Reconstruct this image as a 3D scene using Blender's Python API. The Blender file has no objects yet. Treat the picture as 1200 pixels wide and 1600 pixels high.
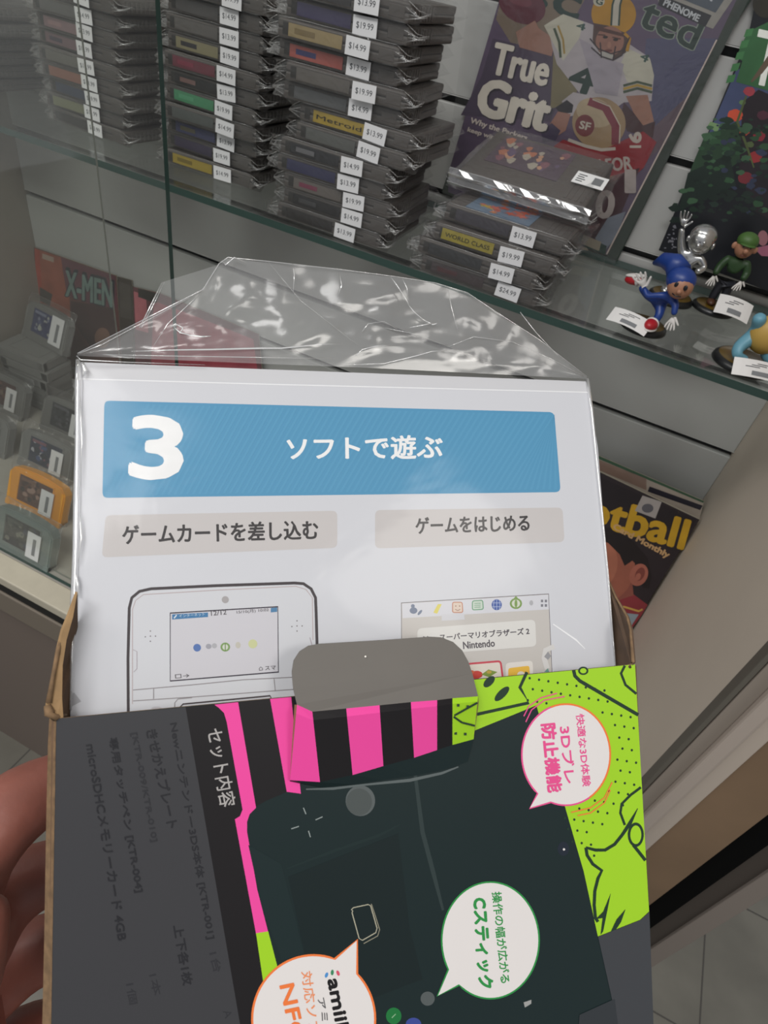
import bpy, bmesh, math, random
from mathutils import Vector, Matrix, noise
from mathutils.geometry import tessellate_polygon
random.seed(7)
SC = bpy.context.scene
COL = SC.collection

# ------------------------------------------------------------------ camera
EYE = Vector((0, 0, 1.5))
FPX = 1000.0                       # focal length in pixels of the 1200x1600 frame
RW = Matrix(((0.8911337, 0.3964091, -0.2207726),
             (0.4225073, -0.5475452, 0.7222754),
             (0.1654336, -0.7369220, -0.6554218)))   # camera (x right, y down, z forward) -> world
cd = bpy.data.cameras.new('camera'); cam = bpy.data.objects.new('camera', cd); COL.objects.link(cam)
m = Matrix((RW.col[0], -RW.col[1], -RW.col[2])).transposed().to_4x4(); m.translation = EYE
cam.matrix_world = m
cd.sensor_fit = 'VERTICAL'; cd.sensor_height = 36; cd.sensor_width = 27; cd.lens = 36 * FPX / 1600
cd.clip_start = 0.01; cd.clip_end = 50
cd.dof.use_dof = True; cd.dof.focus_distance = 0.24; cd.dof.aperture_fstop = 22.5e-3 / 0.00055
SC.camera = cam

# ------------------------------------------------------------------ world, lights, exposure
SC.view_settings.view_transform = 'Standard'; SC.view_settings.look = 'None'
SC.view_settings.gamma = 1; SC.view_settings.use_curve_mapping = False
SC.view_settings.exposure = 0.0
SC.cycles.max_bounces = 10; SC.cycles.transparent_max_bounces = 40
SC.cycles.transmission_bounces = 6; SC.cycles.glossy_bounces = 4; SC.cycles.diffuse_bounces = 4
w = bpy.data.worlds.new('room_light'); SC.world = w; w.use_nodes = True
bg = w.node_tree.nodes['Background']; bg.inputs[0].default_value = (0.95, 0.97, 1.0, 1); bg.inputs[1].default_value = 0.38

def area_light(name, loc, target, sx, sy, power, color=(1, 1, 1)):
    l = bpy.data.lights.new(name, 'AREA'); l.shape = 'RECTANGLE'; l.size = sx; l.size_y = sy
    l.energy = power; l.color = color
    o = bpy.data.objects.new(name, l); COL.objects.link(o); o.location = loc
    o.rotation_euler = (Vector(target) - Vector(loc)).to_track_quat('-Z', 'Y').to_euler()
    return o
area_light('ceiling_light', (-0.3, -0.75, 3.0), (-0.3, -0.7, 0), 1.2, 0.5, 30, (1.0, 0.985, 0.96))
area_light('ceiling_light', (1.3, -0.35, 3.0), (1.3, -0.3, 0), 0.6, 0.6, 15, (1.0, 0.96, 0.9))
area_light('ceiling_light', (-1.6, -0.35, 3.0), (-1.6, -0.3, 0), 0.6, 0.6, 13, (1.0, 0.97, 0.93))

# ------------------------------------------------------------------ pixel geometry (sizes read off the photograph, set on real planes)
def ray(x, y):
    return RW @ Vector(((x - 600) / FPX, (y - 800) / FPX, 1.0))
def onY(x, y, Y):
    r = ray(x, y); return EYE + r * (Y / r.y)
def onZ(x, y, Z):                       # Z relative to the camera height
    r = ray(x, y); return EYE + r * (Z / r.z)
def atD(x, y, d):
    return EYE + ray(x, y) * d
def onPlane(x, y, p, n):
    r = ray(x, y); return EYE + r * ((p - EYE).dot(n) / r.dot(n))

# ------------------------------------------------------------------ materials
MATS = {}
def lin(c): return c / 12.92 if c <= .04045 else ((c + .055) / 1.055) ** 2.4
def rgb(h, k=1.0):
    return tuple(min(1.0, lin(int(h[i:i + 2], 16) / 255) * k) for i in (0, 2, 4)) + (1,)
def mat(name, h, rough=.6, k=1.0, metal=0, spec=.5, var=0.0, scale=60, bump=0.0, coat=0.0):
    if name in MATS: return MATS[name]
    m = bpy.data.materials.new(name); m.use_nodes = True; MATS[name] = m
    nt = m.node_tree; b = nt.nodes['Principled BSDF']
    c = rgb(h, k)
    b.inputs['Base Color'].default_value = c; b.inputs['Roughness'].default_value = rough
    b.inputs['Metallic'].default_value = metal; b.inputs['Specular IOR Level'].default_value = spec
    b.inputs['Coat Weight'].default_value = coat; b.inputs['Coat Roughness'].default_value = .15
    if var or bump:
        tc = nt.nodes.new('ShaderNodeTexCoord')
        n = nt.nodes.new('ShaderNodeTexNoise'); n.inputs['Scale'].default_value = scale; n.inputs['Detail'].default_value = 5
        nt.links.new(tc.outputs['Object'], n.inputs['Vector'])
        if var:
            r = nt.nodes.new('ShaderNodeValToRGB'); r.color_ramp.elements[0].position = .3; r.color_ramp.elements[1].position = .7
            r.color_ramp.elements[0].color = tuple(x * (1 - var) for x in c[:3]) + (1,)
            r.color_ramp.elements[1].color = tuple(min(1, x * (1 + var)) for x in c[:3]) + (1,)
            nt.links.new(n.outputs['Fac'], r.inputs['Fac']); nt.links.new(r.outputs['Color'], b.inputs['Base Color'])
        if bump:
            bp = nt.nodes.new('ShaderNodeBump'); bp.inputs['Strength'].default_value = bump; bp.inputs['Distance'].default_value = .002
            nt.links.new(n.outputs['Fac'], bp.inputs['Height']); nt.links.new(bp.outputs['Normal'], b.inputs['Normal'])
    return m

def film(name, tint=(1, 1, 1), haze=.03, gloss=.35, rough=.12, bump=0.0, scale=40, base=.04):
    if name in MATS: return MATS[name]
    m = bpy.data.materials.new(name); m.use_nodes = True; MATS[name] = m
    nt = m.node_tree; N = nt.nodes; L = nt.links; N.clear()
    out = N.new('ShaderNodeOutputMaterial')
    tr = N.new('ShaderNodeBsdfTransparent'); tr.inputs[0].default_value = (*tint, 1)
    gl = N.new('ShaderNodeBsdfGlossy'); gl.inputs['Roughness'].default_value = rough; gl.inputs[0].default_value = (1, 1, 1, 1)
    df = N.new('ShaderNodeBsdfDiffuse'); df.inputs[0].default_value = (.8, .8, .8, 1)
    lw = N.new('ShaderNodeLayerWeight'); lw.inputs['Blend'].default_value = .25
    ma = N.new('ShaderNodeMath'); ma.operation = 'MULTIPLY_ADD'; ma.inputs[1].default_value = gloss; ma.inputs[2].default_value = base
    L.new(lw.outputs['Fresnel'], ma.inputs[0])
    m1 = N.new('ShaderNodeMixShader'); m1.inputs[0].default_value = haze
    L.new(tr.outputs[0], m1.inputs[1]); L.new(df.outputs[0], m1.inputs[2])
    m2 = N.new('ShaderNodeMixShader'); L.new(ma.outputs[0], m2.inputs[0]); L.new(m1.outputs[0], m2.inputs[1]); L.new(gl.outputs[0], m2.inputs[2])
    if bump:
        tc = N.new('ShaderNodeTexCoord'); n = N.new('ShaderNodeTexNoise'); n.inputs['Scale'].default_value = scale; n.inputs['Detail'].default_value = 3
        n.inputs['Distortion'].default_value = 1.2
        bp = N.new('ShaderNodeBump'); bp.inputs['Strength'].default_value = bump; bp.inputs['Distance'].default_value = .004
        L.new(tc.outputs['Object'], n.inputs['Vector']); L.new(n.outputs['Fac'], bp.inputs['Height'])
        L.new(bp.outputs['Normal'], gl.inputs['Normal']); L.new(bp.outputs['Normal'], lw.inputs['Normal'])
    L.new(m2.outputs[0], out.inputs[0])
    return m

# ------------------------------------------------------------------ object helpers
def tag(o, label=None, cat=None, group=None, kind=None):
    if label: o['label'] = label
    if cat: o['category'] = cat
    if group: o['group'] = group
    if kind: o['kind'] = kind
    return o
def empty(name, loc=(0, 0, 0), rot=(0, 0, 0)):
    o = bpy.data.objects.new(name, None); o.empty_display_size = .02; COL.objects.link(o)
    o.location = loc; o.rotation_euler = rot
    return o
def parent_keep(ch, par):                   # part vertices are written in world space, the thing has its own origin
    bpy.context.view_layer.update()
    ch.parent = par; ch.matrix_parent_inverse = par.matrix_world.inverted()
def rebase(ch, par):
    """parent a world-space mesh with its vertices moved into the thing's frame"""
    bpy.context.view_layer.update()
    inv = par.matrix_world.inverted()
    ch.data.transform(inv); ch.parent = par

class MB:
    def __init__(s): s.v = []; s.f = []; s.m = []
    def add(s, vs, fs, mi=0, M=None):
        o = len(s.v)
        s.v += [(M @ Vector(v)) if M else Vector(v) for v in vs]
        for f in fs: s.f.append([i + o for i in f]); s.m.append(mi)
    def box(s, lo, hi, mi=0, bev=0.0, seg=2, M=None):
        bm = bmesh.new(); bmesh.ops.create_cube(bm, size=1)
        lo = Vector(lo); hi = Vector(hi)
        for v in bm.verts: v.co = Vector(((v.co[i] + .5) * (hi[i] - lo[i]) + lo[i] for i in range(3)))
        if bev: bmesh.ops.bevel(bm, geom=bm.edges[:], offset=bev, segments=seg, affect='EDGES', profile=.5)
        s.bm(bm, mi, M)
    def bm(s, bm, mi=0, M=None):
        bm.verts.index_update()
        s.add([v.co.copy() for v in bm.verts], [[v.index for v in f.verts] for f in bm.faces], mi, M); bm.free()
    def sphere(s, c, r, mi=0, seg=20, M=None, rot=None):
        bm = bmesh.new(); bmesh.ops.create_uvsphere(bm, u_segments=seg, v_segments=seg // 2 + 2, radius=1)
        r = Vector((r, r, r)) if isinstance(r, (int, float)) else Vector(r)
        for v in bm.verts:
            q = Vector((v.co.x * r.x, v.co.y * r.y, v.co.z * r.z))
            if rot is not None: q = rot @ q
            v.co = q + Vector(c)
        s.bm(bm, mi, M)
    def lathe(s, prof, seg=40, mi=0, M=None, mis=None):
        vs = []; n = len(prof)
        for k in range(seg):
            a = 2 * math.pi * k / seg
            vs += [(r * math.cos(a), r * math.sin(a), z) for r, z in prof]
        for j in range(n - 1):
            s.add([], [], 0)
        o = len(s.v); s.v += [(M @ Vector(v)) if M else Vector(v) for v in vs]
        for k in range(seg):
            k2 = (k + 1) % seg
            for j in range(n - 1):
                s.f.append([o + k * n + j, o + k2 * n + j, o + k2 * n + j + 1, o + k * n + j + 1]); s.m.append(mis[j] if mis else mi)
    def tube(s, pts, r, mi=0, seg=8, M=None, flat=1.0):
        pts = [Vector(p) for p in pts]; n = len(pts); vs = []; fs = []
        rr = r if isinstance(r, (list, tuple)) else [r] * n
        up = Vector((0, 0, 1))
        for i, p in enumerate(pts):
            t = (pts[min(i + 1, n - 1)] - pts[max(i - 1, 0)]).normalized()
            u = up if abs(t.dot(up)) < .95 else Vector((1, 0, 0))
            a = t.cross(u).normalized(); b = a.cross(t).normalized()
            for k in range(seg):
                th = 2 * math.pi * k / seg
                vs.append(p + a * math.cos(th) * rr[i] + b * math.sin(th) * rr[i] * flat)
        for i in range(n - 1):
            for k in range(seg):
                k2 = (k + 1) % seg
                fs.append([i * seg + k, i * seg + k2, (i + 1) * seg + k2, (i + 1) * seg + k])
        fs.append(list(range(seg))[::-1]); fs.append([(n - 1) * seg + k for k in range(seg)])
        s.add(vs, fs, mi, M)
    def slab(s, top, down, mi=0):
        """prism: polygon 'top' (world points, in order) extruded by vector down"""
        n = len(top); o = len(s.v); s.v += [Vector(p) for p in top] + [Vector(p) + down for p in top]
        for t in tessellate_polygon([[Vector(p) for p in top]]):
            s.f.append([o + t[0], o + t[1], o + t[2]]); s.m.append(mi)
            s.f.append([o + n + t[2], o + n + t[1], o + n + t[0]]); s.m.append(mi)
        for i in range(n):
            j = (i + 1) % n
            s.f.append([o + i, o + j, o + n + j, o + n + i]); s.m.append(mi)
    def build(s, name, mats, parent=None, smooth=False, solid=0):
        me = bpy.data.meshes.new(name); me.from_pydata([tuple(v) for v in s.v], [], s.f)
        mats = mats if isinstance(mats, (list, tuple)) else [mats]
        for x in mats: me.materials.append(x)
        me.polygons.foreach_set('material_index', s.m)
        if smooth: me.polygons.foreach_set('use_smooth', [True] * len(s.f))
        me.update()
        o = bpy.data.objects.new(name, me); COL.objects.link(o)
        if parent: o.parent = parent
        return o

# text geometry ---------------------------------------------------------------
_TX = {}
def text_mesh(s):
    if s in _TX: return _TX[s]
    c = bpy.data.curves.new('lettering', 'FONT'); c.body = s; c.resolution_u = 3
    o = bpy.data.objects.new('lettering', c); COL.objects.link(o)
    dg = bpy.context.evaluated_depsgraph_get()
    me = bpy.data.meshes.new_from_object(o.evaluated_get(dg))
    vs = [v.co.copy() for v in me.vertices]; fs = [list(p.vertices) for p in me.polygons]
    bpy.data.objects.remove(o); bpy.data.curves.remove(c); bpy.data.meshes.remove(me)
    x0 = min(v.x for v in vs); x1 = max(v.x for v in vs); y0 = min(v.y for v in vs); y1 = max(v.y for v in vs)
    vs = [((v.x - x0) / (x1 - x0), (v.y - y0) / (y1 - y0)) for v in vs]
    _TX[s] = (vs, fs); return _TX[s]

class Sheet:
    """printed matter on one plane: shapes are given as photo pixels and land on the plane as one mesh"""
    def __init__(s, p, n, eps=.00003, base=0):
        s.p = Vector(p); s.n = Vector(n).normalized()
        if s.n.dot(EYE - s.p) < 0: s.n.negate()
        s.v = []; s.f = []; s.m = []; s.mats = []; s.eps = eps; s.base = base; s.bb = []
    def mi(s, m):
        if m not in s.mats: s.mats.append(m)
        return s.mats.index(m)
    def pt(s, x, y, layer=0): return onPlane(x, y, s.p, s.n) + s.n * (s.eps * layer)
    def level(s, pts):          # each shape lies one ink layer above whatever it overlaps
        x0 = min(p[0] for p in pts); x1 = max(p[0] for p in pts); y0 = min(p[1] for p in pts); y1 = max(p[1] for p in pts)
        return 1 + max([b[4] for b in s.bb if b[0] < x1 and b[1] > x0 and b[2] < y1 and b[3] > y0] or [s.base])
    def note(s, pts, layer):
        s.bb.append((min(p[0] for p in pts), max(p[0] for p in pts), min(p[1] for p in pts), max(p[1] for p in pts), math.ceil(layer)))
    def top(s): return 1 + max(b[4] for b in s.bb)
    def raw(s, pts, fs, m, layer=None):
        if layer is None: layer = s.level(pts)
        s.note(pts, layer)
        o = len(s.v); s.v += [s.pt(x, y, layer) for x, y in pts]; k = s.mi(m)
        for f in fs: s.f.append([o + i for i in f]); s.m.append(k)
    def poly(s, pts, m, layer=None):
        tr = tessellate_polygon([[Vector((x, y, 0)) for x, y in pts]])
        s.raw(pts, [list(t) for t in tr], m, layer)
    def ell(s, cx, cy, rx, ry, m, layer=None, rot=0, n=48, a0=0, a1=360):
        c, sn = math.cos(math.radians(rot)), math.sin(math.radians(rot)); P = []
        for k in range(n):
            a = math.radians(a0 + (a1 - a0) * k / (n if a1 - a0 == 360 else n - 1))
            u, v = rx * math.cos(a), ry * math.sin(a); P.append((cx + u * c - v * sn, cy + u * sn + v * c))
        s.poly(P, m, layer); return P
    def stroke(s, pts, wd, m, layer=None, closed=False):
        n = len(pts); L = []; R = []
        for i in range(n):
            if closed: a, b = pts[i - 1], pts[(i + 1) % n]
            else: a, b = pts[max(i - 1, 0)], pts[min(i + 1, n - 1)]
            dx, dy = b[0] - a[0], b[1] - a[1]; q = math.hypot(dx, dy) or 1
            ww = wd[i] if isinstance(wd, (list, tuple)) else wd
            ox, oy = -dy / q * ww / 2, dx / q * ww / 2
            L.append((pts[i][0] + ox, pts[i][1] + oy)); R.append((pts[i][0] - ox, pts[i][1] - oy))
        P = L + R; fs = [[i, i + 1, n + i + 1, n + i] for i in range(n - 1)]
        if closed: fs.append([n - 1, 0, n, 2 * n - 1])
        s.raw(P, fs, m, layer)
    def rrect(s, c4, r, m, layer=None, n=6):
        """rounded quad through 4 pixel corners"""
        P = []
        for i in range(4):
            p0, p, p1 = c4[i - 1], c4[i], c4[(i + 1) % 4]
            def toward(q):
                d = math.hypot(q[0] - p[0], q[1] - p[1]); return (p[0] + (q[0] - p[0]) * r / d, p[1] + (q[1] - p[1]) * r / d)
            A, B = toward(p0), toward(p1)
            for k in range(n + 1):
                t = k / n; P.append(tuple((1 - t) ** 2 * A[j] + 2 * t * (1 - t) * p[j] + t * t * B[j] for j in (0, 1)))
        if m: s.poly(P, m, layer)
        return P
    def text(s, body, p0, p1, h, m, bold=0.0, skew=0.0, layer=None):
        """baseline p0 -> p1, glyph height h (pixels)"""
        vs, fs = text_mesh(body); dx, dy = p1[0] - p0[0], p1[1] - p0[1]; q = math.hypot(dx, dy)
        ux, uy = dy / q * h + dx / q * skew * h, -dx / q * h + dy / q * skew * h
        offs = [(0, 0)]; first = None
        if bold:
            nr = max(1, int(bold / .9 + .5))
            offs = [(bold * (q + 1) / nr * math.cos(a_ * math.pi / 4), bold * .8 * (q + 1) / nr * math.sin(a_ * math.pi / 4)) for q in range(nr) for a_ in range(8)] + [(0, 0)]
        if layer is None: layer = s.level([(p0[0] + dx * a + ux * b, p0[1] + dy * a + uy * b) for a, b in vs])
        for ci, (ox, oy) in enumerate(offs):
            s.raw([(p0[0] + dx * a + ux * b + ox, p0[1] + dy * a + uy * b + oy) for a, b in vs], fs, m, layer + ci * (.9 / len(offs)))
    def build(s, name, parent=None):
        me = bpy.data.meshes.new(name); me.from_pydata([tuple(v) for v in s.v], [], s.f)
        for x in s.mats: me.materials.append(x)
        me.polygons.foreach_set('material_index', s.m); me.update()
        o = bpy.data.objects.new(name, me); COL.objects.link(o)
        if parent: rebase(o, parent)
        return o
def to_px(P):
    v = RW.transposed() @ (Vector(P) - EYE); return (v.x / v.z * FPX + 600, v.y / v.z * FPX + 800)

# ================================================================== THE SETTING
YB = .90; YF = .44; XR = .206; XL = -1.09; H = 1.5
ZSH = H - .25; ZDK = H - .81; YSH = .645
m_wall = mat('slatwall_laminate', 'b4b4b2', .55, k=.92, var=.04, scale=4)
m_groove = mat('groove_dark', '2a2c2e', .6)
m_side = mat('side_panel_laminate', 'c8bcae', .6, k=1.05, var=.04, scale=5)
m_deck = mat('deck_laminate', 'b0aca4', .5, k=.8, var=.03)
m_ledge = mat('ledge_cream', 'd0c8b4', .55, k=.8, var=.03)
m_black = mat('black_strip', '101012', .5)
m_base = mat('cabinet_base_grey', '746860', .6)
m_floor = mat('floor_tile_grey', '6e6b62', .35, var=.2, scale=6)

def struct(name, b, mats):
    o = b.build(name, mats); o['kind'] = 'structure'; return o
# slatwall: boards with T-grooves
b = MB(); zs = [H - .45 + .1065 * k for k in range(-4, 10)]
g = .0045
edges = [ZDK - .02] + [z for z in zs if z > ZDK] + [2.45]
for i in range(len(edges) - 1):
    lo = edges[i] + (g if i else 0); hi = edges[i + 1] - (g if i < len(edges) - 2 else 0)
    b.box((XL, YB, lo), (XR, YB + .012, hi), 0, bev=.0012, seg=1)
for z in edges[1:-1]:
    b.box((XL, YB + .0005, z + g - .0004), (XR, YB + .003, z + g + .0006), 2)  # lip paler than the boards, its highlight put into the colour
b.box((XL, YB + .012, ZDK - .02), (XR, YB + .02, 2.45), 1)
struct('wall_back', b, [m_wall, m_groove, mat('groove_lip_highlight', 'c8c8c6', .5)])
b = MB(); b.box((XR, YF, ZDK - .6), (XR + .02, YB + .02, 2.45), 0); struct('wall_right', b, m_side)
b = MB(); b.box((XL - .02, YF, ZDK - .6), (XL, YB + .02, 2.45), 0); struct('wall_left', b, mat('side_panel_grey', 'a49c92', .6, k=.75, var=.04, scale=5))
b = MB(); b.box((XL, YF - .0, ZDK - .02), (XR, YB, ZDK), 0); struct('trim_1', b, m_deck)          # display deck
b = MB(); b.box((XL, YF - .038, ZDK - .018), (XR, YF, ZDK + .001), 0, bev=.002); struct('trim_2', b, m_ledge)
b = MB(); b.box((XL, YF - .034, ZDK - .046), (XR, YF, ZDK - .018), 0, bev=.004); struct('trim_3', b, m_black)  # near-black strip below the ledge
b = MB(); b.box((XL, YF - .036, ZDK - .10), (XR, YF, ZDK - .046), 0, bev=.002); struct('trim_4', b, mat('base_rail', '7a7064', .55))
b = MB(); b.box((XL, YF - .02, 0), (XR, YB, ZDK - .10), 0); struct('trim_5', b, m_base)
b = MB(); b.box((-4, -3, -.02), (4, 4, 0), 0)
struct('floor', b, m_floor)
# tile joints
b = MB()
for k in range(-6, 8): b.box((k * .3048 + .08, -2, .0), (k * .3048 + .083, 3, .0006), 0); b.box((-2, k * .3048, 0), (3, k * .3048 + .003, .0006), 0)
struct('trim_6', b, mat('tile_joint', '4a4743', .7))
# post of the case front, right side: aluminium channel and laminate face
b = MB()
b.box((XR - .001, YF - .004, 0), (XR + .0035, YF + .012, 2.45), 1, bev=.001)
b.box((XR + .0045, YF - .004, 0), (XR + .018, YF + .02, 2.45), 0, bev=.001)
b.box((XR + .018, YF - .012, 0), (XR + .032, YF + .02, 2.45), 2, bev=.003)
b.box((XR + .032, YF - .008, 0), (XR + .047, YF + .02, 2.45), 3, bev=.001)
struct('trim_7', b, [mat('channel_grey', '8c8278', .5), mat('channel_dark', '5e5a52', .5), mat('post_taupe', 'aca096', .45, k=1.0), mat('post_grey', 'b4a89c', .5, k=1.0)])  # channel face is plain grey-brown
b = MB(); b.box((XR + .047, YF - .006, 0), (XR + .098, YF + .02, 2.45), 0, bev=.001); struct('trim_8', b, mat('brown_wood_edge', '7e6750', .6, k=.92, var=.12, scale=9))
b = MB(); b.box((XR + .098, YF - .002, 0), (XR + .124, YF + .02, 2.45), 0); struct('trim_9', b, mat('gap_shade', '050505', .9, spec=.1))  # black board painted in for the shade of the gap
b = MB(); b.box((XR + .122, YF - .0, 0), (XR + .145, YF + .03, 2.45), 0); struct('trim_10', b, mat('gap_post_dark', '463e38', .6, k=.8))
b = MB(); b.box((XR + .145, YF - .004, 0), (XR + .166, YF + .03, 2.45), 0, bev=.001); struct('trim_11', b, mat('gap_post_light', '8c827a', .6, k=.8))

# glass -------------------------------------------------------------------------
m_glass = film('clear_glass', (.94, .96, .95), haze=.015, gloss=.30, rough=.03, base=.01)
m_gdoor = film('door_glass', (.975, .98, .97), haze=.014, gloss=.05, rough=.03, base=.004)
m_gedge = mat('glass_edge_green', '2f4540', .2, spec=.7)
m_gedge2 = mat('glass_edge_pale', '7c807a', .2, spec=.7)
def glass_pane(name, lo, hi, edge_axes, m, me=None):
    b = MB(); lo = Vector(lo); hi = Vector(hi)
    C = [Vector((x, y, z)) for x in (lo.x, hi.x) for y in (lo.y, hi.y) for z in (lo.z, hi.z)]
    F = {'x': ([0, 1, 3, 2], [4, 6, 7, 5]), 'y': ([0, 4, 5, 1], [2, 3, 7, 6]), 'z': ([0, 2, 6, 4], [1, 5, 7, 3])}
    for ax, fs in F.items():
        for f in fs: b.add([C[i] for i in f], [[0, 1, 2, 3]], 1 if ax in edge_axes else 0)
    return b.build(name, [m, me or m_gedge])
shelf = glass_pane('glass_shelf', (XL + .004, YSH, ZSH - .008), (XR - .004, YB - .004, ZSH), 'xy', m_glass)
tag(shelf, 'clear glass shelf with green front edge carrying the stacked cartridges', 'shelf')
door_a = glass_pane('door_1', (XL + .01, YF + .002, ZDK + .002), (-.845 * (YF + .004), YF + .007, 2.4), 'xz', m_gdoor)
door_a['kind'] = 'structure'
door_b = glass_pane('door_2', (XL + .005, YF + .014, ZDK + .002), (-1.0 * (YF + .018), YF + .016, 2.4), 'xz', m_gdoor, m_gedge2)
door_b['kind'] = 'structure'

# ================================================================== CARTRIDGES IN STACKS
m_cart = mat('cartridge_grey', '7a736e', .5, k=.44, var=.05, scale=30)
m_cart2 = mat('cartridge_seam', '3c3937', .6)
m_tagw = mat('sticker_white', 'e6e6e8', .5, k=.85)
m_tagp = mat('sticker_print', '3c3e44', .6)
m_dark = mat('cartridge_slot_dark', '2b2927', .5)
m_bag = film('bag_film', (.93, .93, .93), haze=.03, gloss=.34, rough=.13, bump=.9, scale=55, base=.03)
m_bagedge = film('bag_film_edge', (.85, .85, .85), haze=.16, gloss=.5, rough=.2, base=.12)
CW, CD, CH = .133, .120, .0148
ORD = ['bottom', 'second from bottom', 'third from bottom', 'fourth from bottom', 'fifth from bottom', 'sixth from bottom',
       'seventh from bottom', 'eighth from bottom', 'ninth from bottom', 'tenth from bottom', 'eleventh from bottom',
       'twelfth from bottom', 'thirteenth from bottom', 'fourteenth from bottom', 'fifteenth from bottom']

def cart_shell():
    b = MB()
    hw = CW / 2 - .002
    b.box((-hw, 0, 0), (hw, CD, CH / 2 - .0003), 0, bev=.0016)
    b.box((-hw, 0, CH / 2 + .0003), (hw, CD, CH), 0, bev=.0016)
    b.box((-hw + .001, .001, CH / 2 - .0006), (hw - .001, CD - .001, CH / 2 + .0006), 1)
    for k in range(7):                       # finger ridges on the flanks
        for sx in (-1, 1):
            y = .012 + k * .007
            b.box((sx * hw - (.0012 if sx < 0 else 0), y, .002), (sx * hw + (.0012 if sx > 0 else 0), y + .0035, CH - .002), 0, bev=.0004, seg=1)
    for k in range(5):                       # grip ribs right of the label, on the top face
        x = .036 + k * .0055
        b.box((x, .006, CH - .0005), (x + .0028, .085, CH + .0005), 0)
    b.box((-hw + .006, -.0004, .0025), (-hw + .012, .001, CH - .0025), 1)
    b.box((.044, -.0004, .003), (.060, .001, CH - .003), 0, bev=.0003, seg=1)
    return b
shell_me = [None]
def price_mesh(txt='$19.99'):
    b = MB()
    # sticker folded over the front edge
    b.box((-.0124, -.0052, .0004), (.0124, -.0047, CH + .0003), 0)
    vs, fs = text_mesh(txt)
    b.add([(-.0088 + .0176 * x, -.0053, .005 + .0056 * y) for x, y in vs], fs, 1)
    return b
def bag_mesh(seed, lx=.0, w=CW, d=CD, h=CH, top=.0022):
    """crumpled film sleeve: a pillow round the cartridge with flared ends"""
    b = MB(); nx, ny = 20, 10; hw = w / 2 + .009
    def disp(p): return noise.noise(Vector(p) * 38 + Vector((seed * 7.3, seed, 0)))
    for sgn, z0 in ((1, h + top), (-1, -.0001)):
        vs = []; fs = []
        for j in range(ny + 1):
            for i in range(nx + 1):
                u = i / nx * 2 - 1; v = j / ny
                x = u * hw; y = -.0032 + v * (d + .010)
                e = max(0, abs(u) - .80) / .20
                z = z0 * (1 - e) + (h / 2) * e
                if j == 0: z = z0 * .9 + h / 2 * .1
                q = disp((x, y, z0))
                z += (q * .0016 if sgn > 0 else 0) ; x += e * q * .004
                vs.append((x, y, max(z, .0002) if sgn > 0 else z))
        for j in range(ny):
            for i in range(nx):
                a = j * (nx + 1) + i; f = [a, a + 1, a + nx + 2, a + nx + 1]
                fs.append(f if sgn > 0 else f[::-1])
        b.add(vs, fs, 0)
    # front face of the sleeve and its lip
    vs = []; fs = []
    for i in range(nx + 1):
        u = i / nx * 2 - 1; e = max(0, abs(u) - .80) / .20; x = u * hw
        q = disp((x, 0, 3)) * .0012
        zt = (h + top) * (1 - e) + h / 2 * e; zb = h / 2 * e
        vs += [(x, -.0032, zb), (x, -.0046 + q, h / 2), (x, -.0032, zt)]
    for i in range(nx):
        a = i * 3; fs += [[a, a + 3, a + 4, a + 1], [a + 1, a + 4, a + 5, a + 2]]
    b.add(vs, fs, 0)
    # gathered corners, brighter film
    for sx in (-1, 1):
        for k in range(3):
            q = disp((sx, k, 2)) * .004
            b.tube([(sx * (hw - .014), -.0040, h * (.2 + .3 * k)), (sx * hw, -.0020 + q, h * .5 + q), (sx * (hw + .004), .006 + k * .004, h * (.5 + .1 * k))], [.0002, .0005, .0003], 1, seg=5)
        b.tube([(sx * (hw - .012), -.0034, h + top * .8), (sx * (hw - .002), -.001, h * .75), (sx * (hw + .001), .02, h * .6)], [.0003, .0004, .0002], 1, seg=5)
    b.tube([(x * hw, -.0034, h + top + disp((x, 0, 5)) * .0008) for x in [k / 6 - 1 for k in range(1, 12)]], .00022, 1, seg=5)
    return b

_bags = []
def get_bag(k):
    while len(_bags) < 4:
        o = bag_mesh(len(_bags) + 1).build('bag', [m_bag, m_bagedge], smooth=True); _bags.append(o.data); bpy.data.objects.remove(o)
    return _bags[k % 4]
o = cart_shell().build('shell', [m_cart, m_dark]); SH = o.data; bpy.data.objects.remove(o)
PRS = []
for tx in ('$19.99', '$13.99', '$14.99', '$24.99'):
    o = price_mesh(tx).build('price_sticker', [m_tagw, m_tagp]); PRS.append(o.data); bpy.data.objects.remove(o)
def obj(name, data, parent): 
    o = bpy.data.objects.new(name, data); COL.objects.link(o); o.parent = parent; return o
def end_label(c1, c2, x0=-.052, x1=.006, txt=None, h0=.0022, h1=None, tc='20201e', wrap=True):
    b = MB(); h1 = h1 or CH - .0022
    b.box((x0, -.0009, h0), (x1, -.0004, h1), 0)
    if c2: b.box((x0 + (x1 - x0) * .12, -.0011, h0 + .003), (x0 + (x1 - x0) * .5, -.0008, h1 - .003), 1)
    if txt:
        vs, fs = text_mesh(txt); b.add([(x0 + .004 + (x1 - x0 - .008) * x, -.0013, h0 + .0032 + (h1 - h0 - .0064) * y) for x, y in vs], fs, 2)
    return b, [mat('label_' + c1, c1, .45, k=.75), mat('label_' + (c2 or c1), c2 or c1, .45, k=.75), mat('label_' + tc, tc, .5, k=.8)]
NCART = [0]
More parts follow.
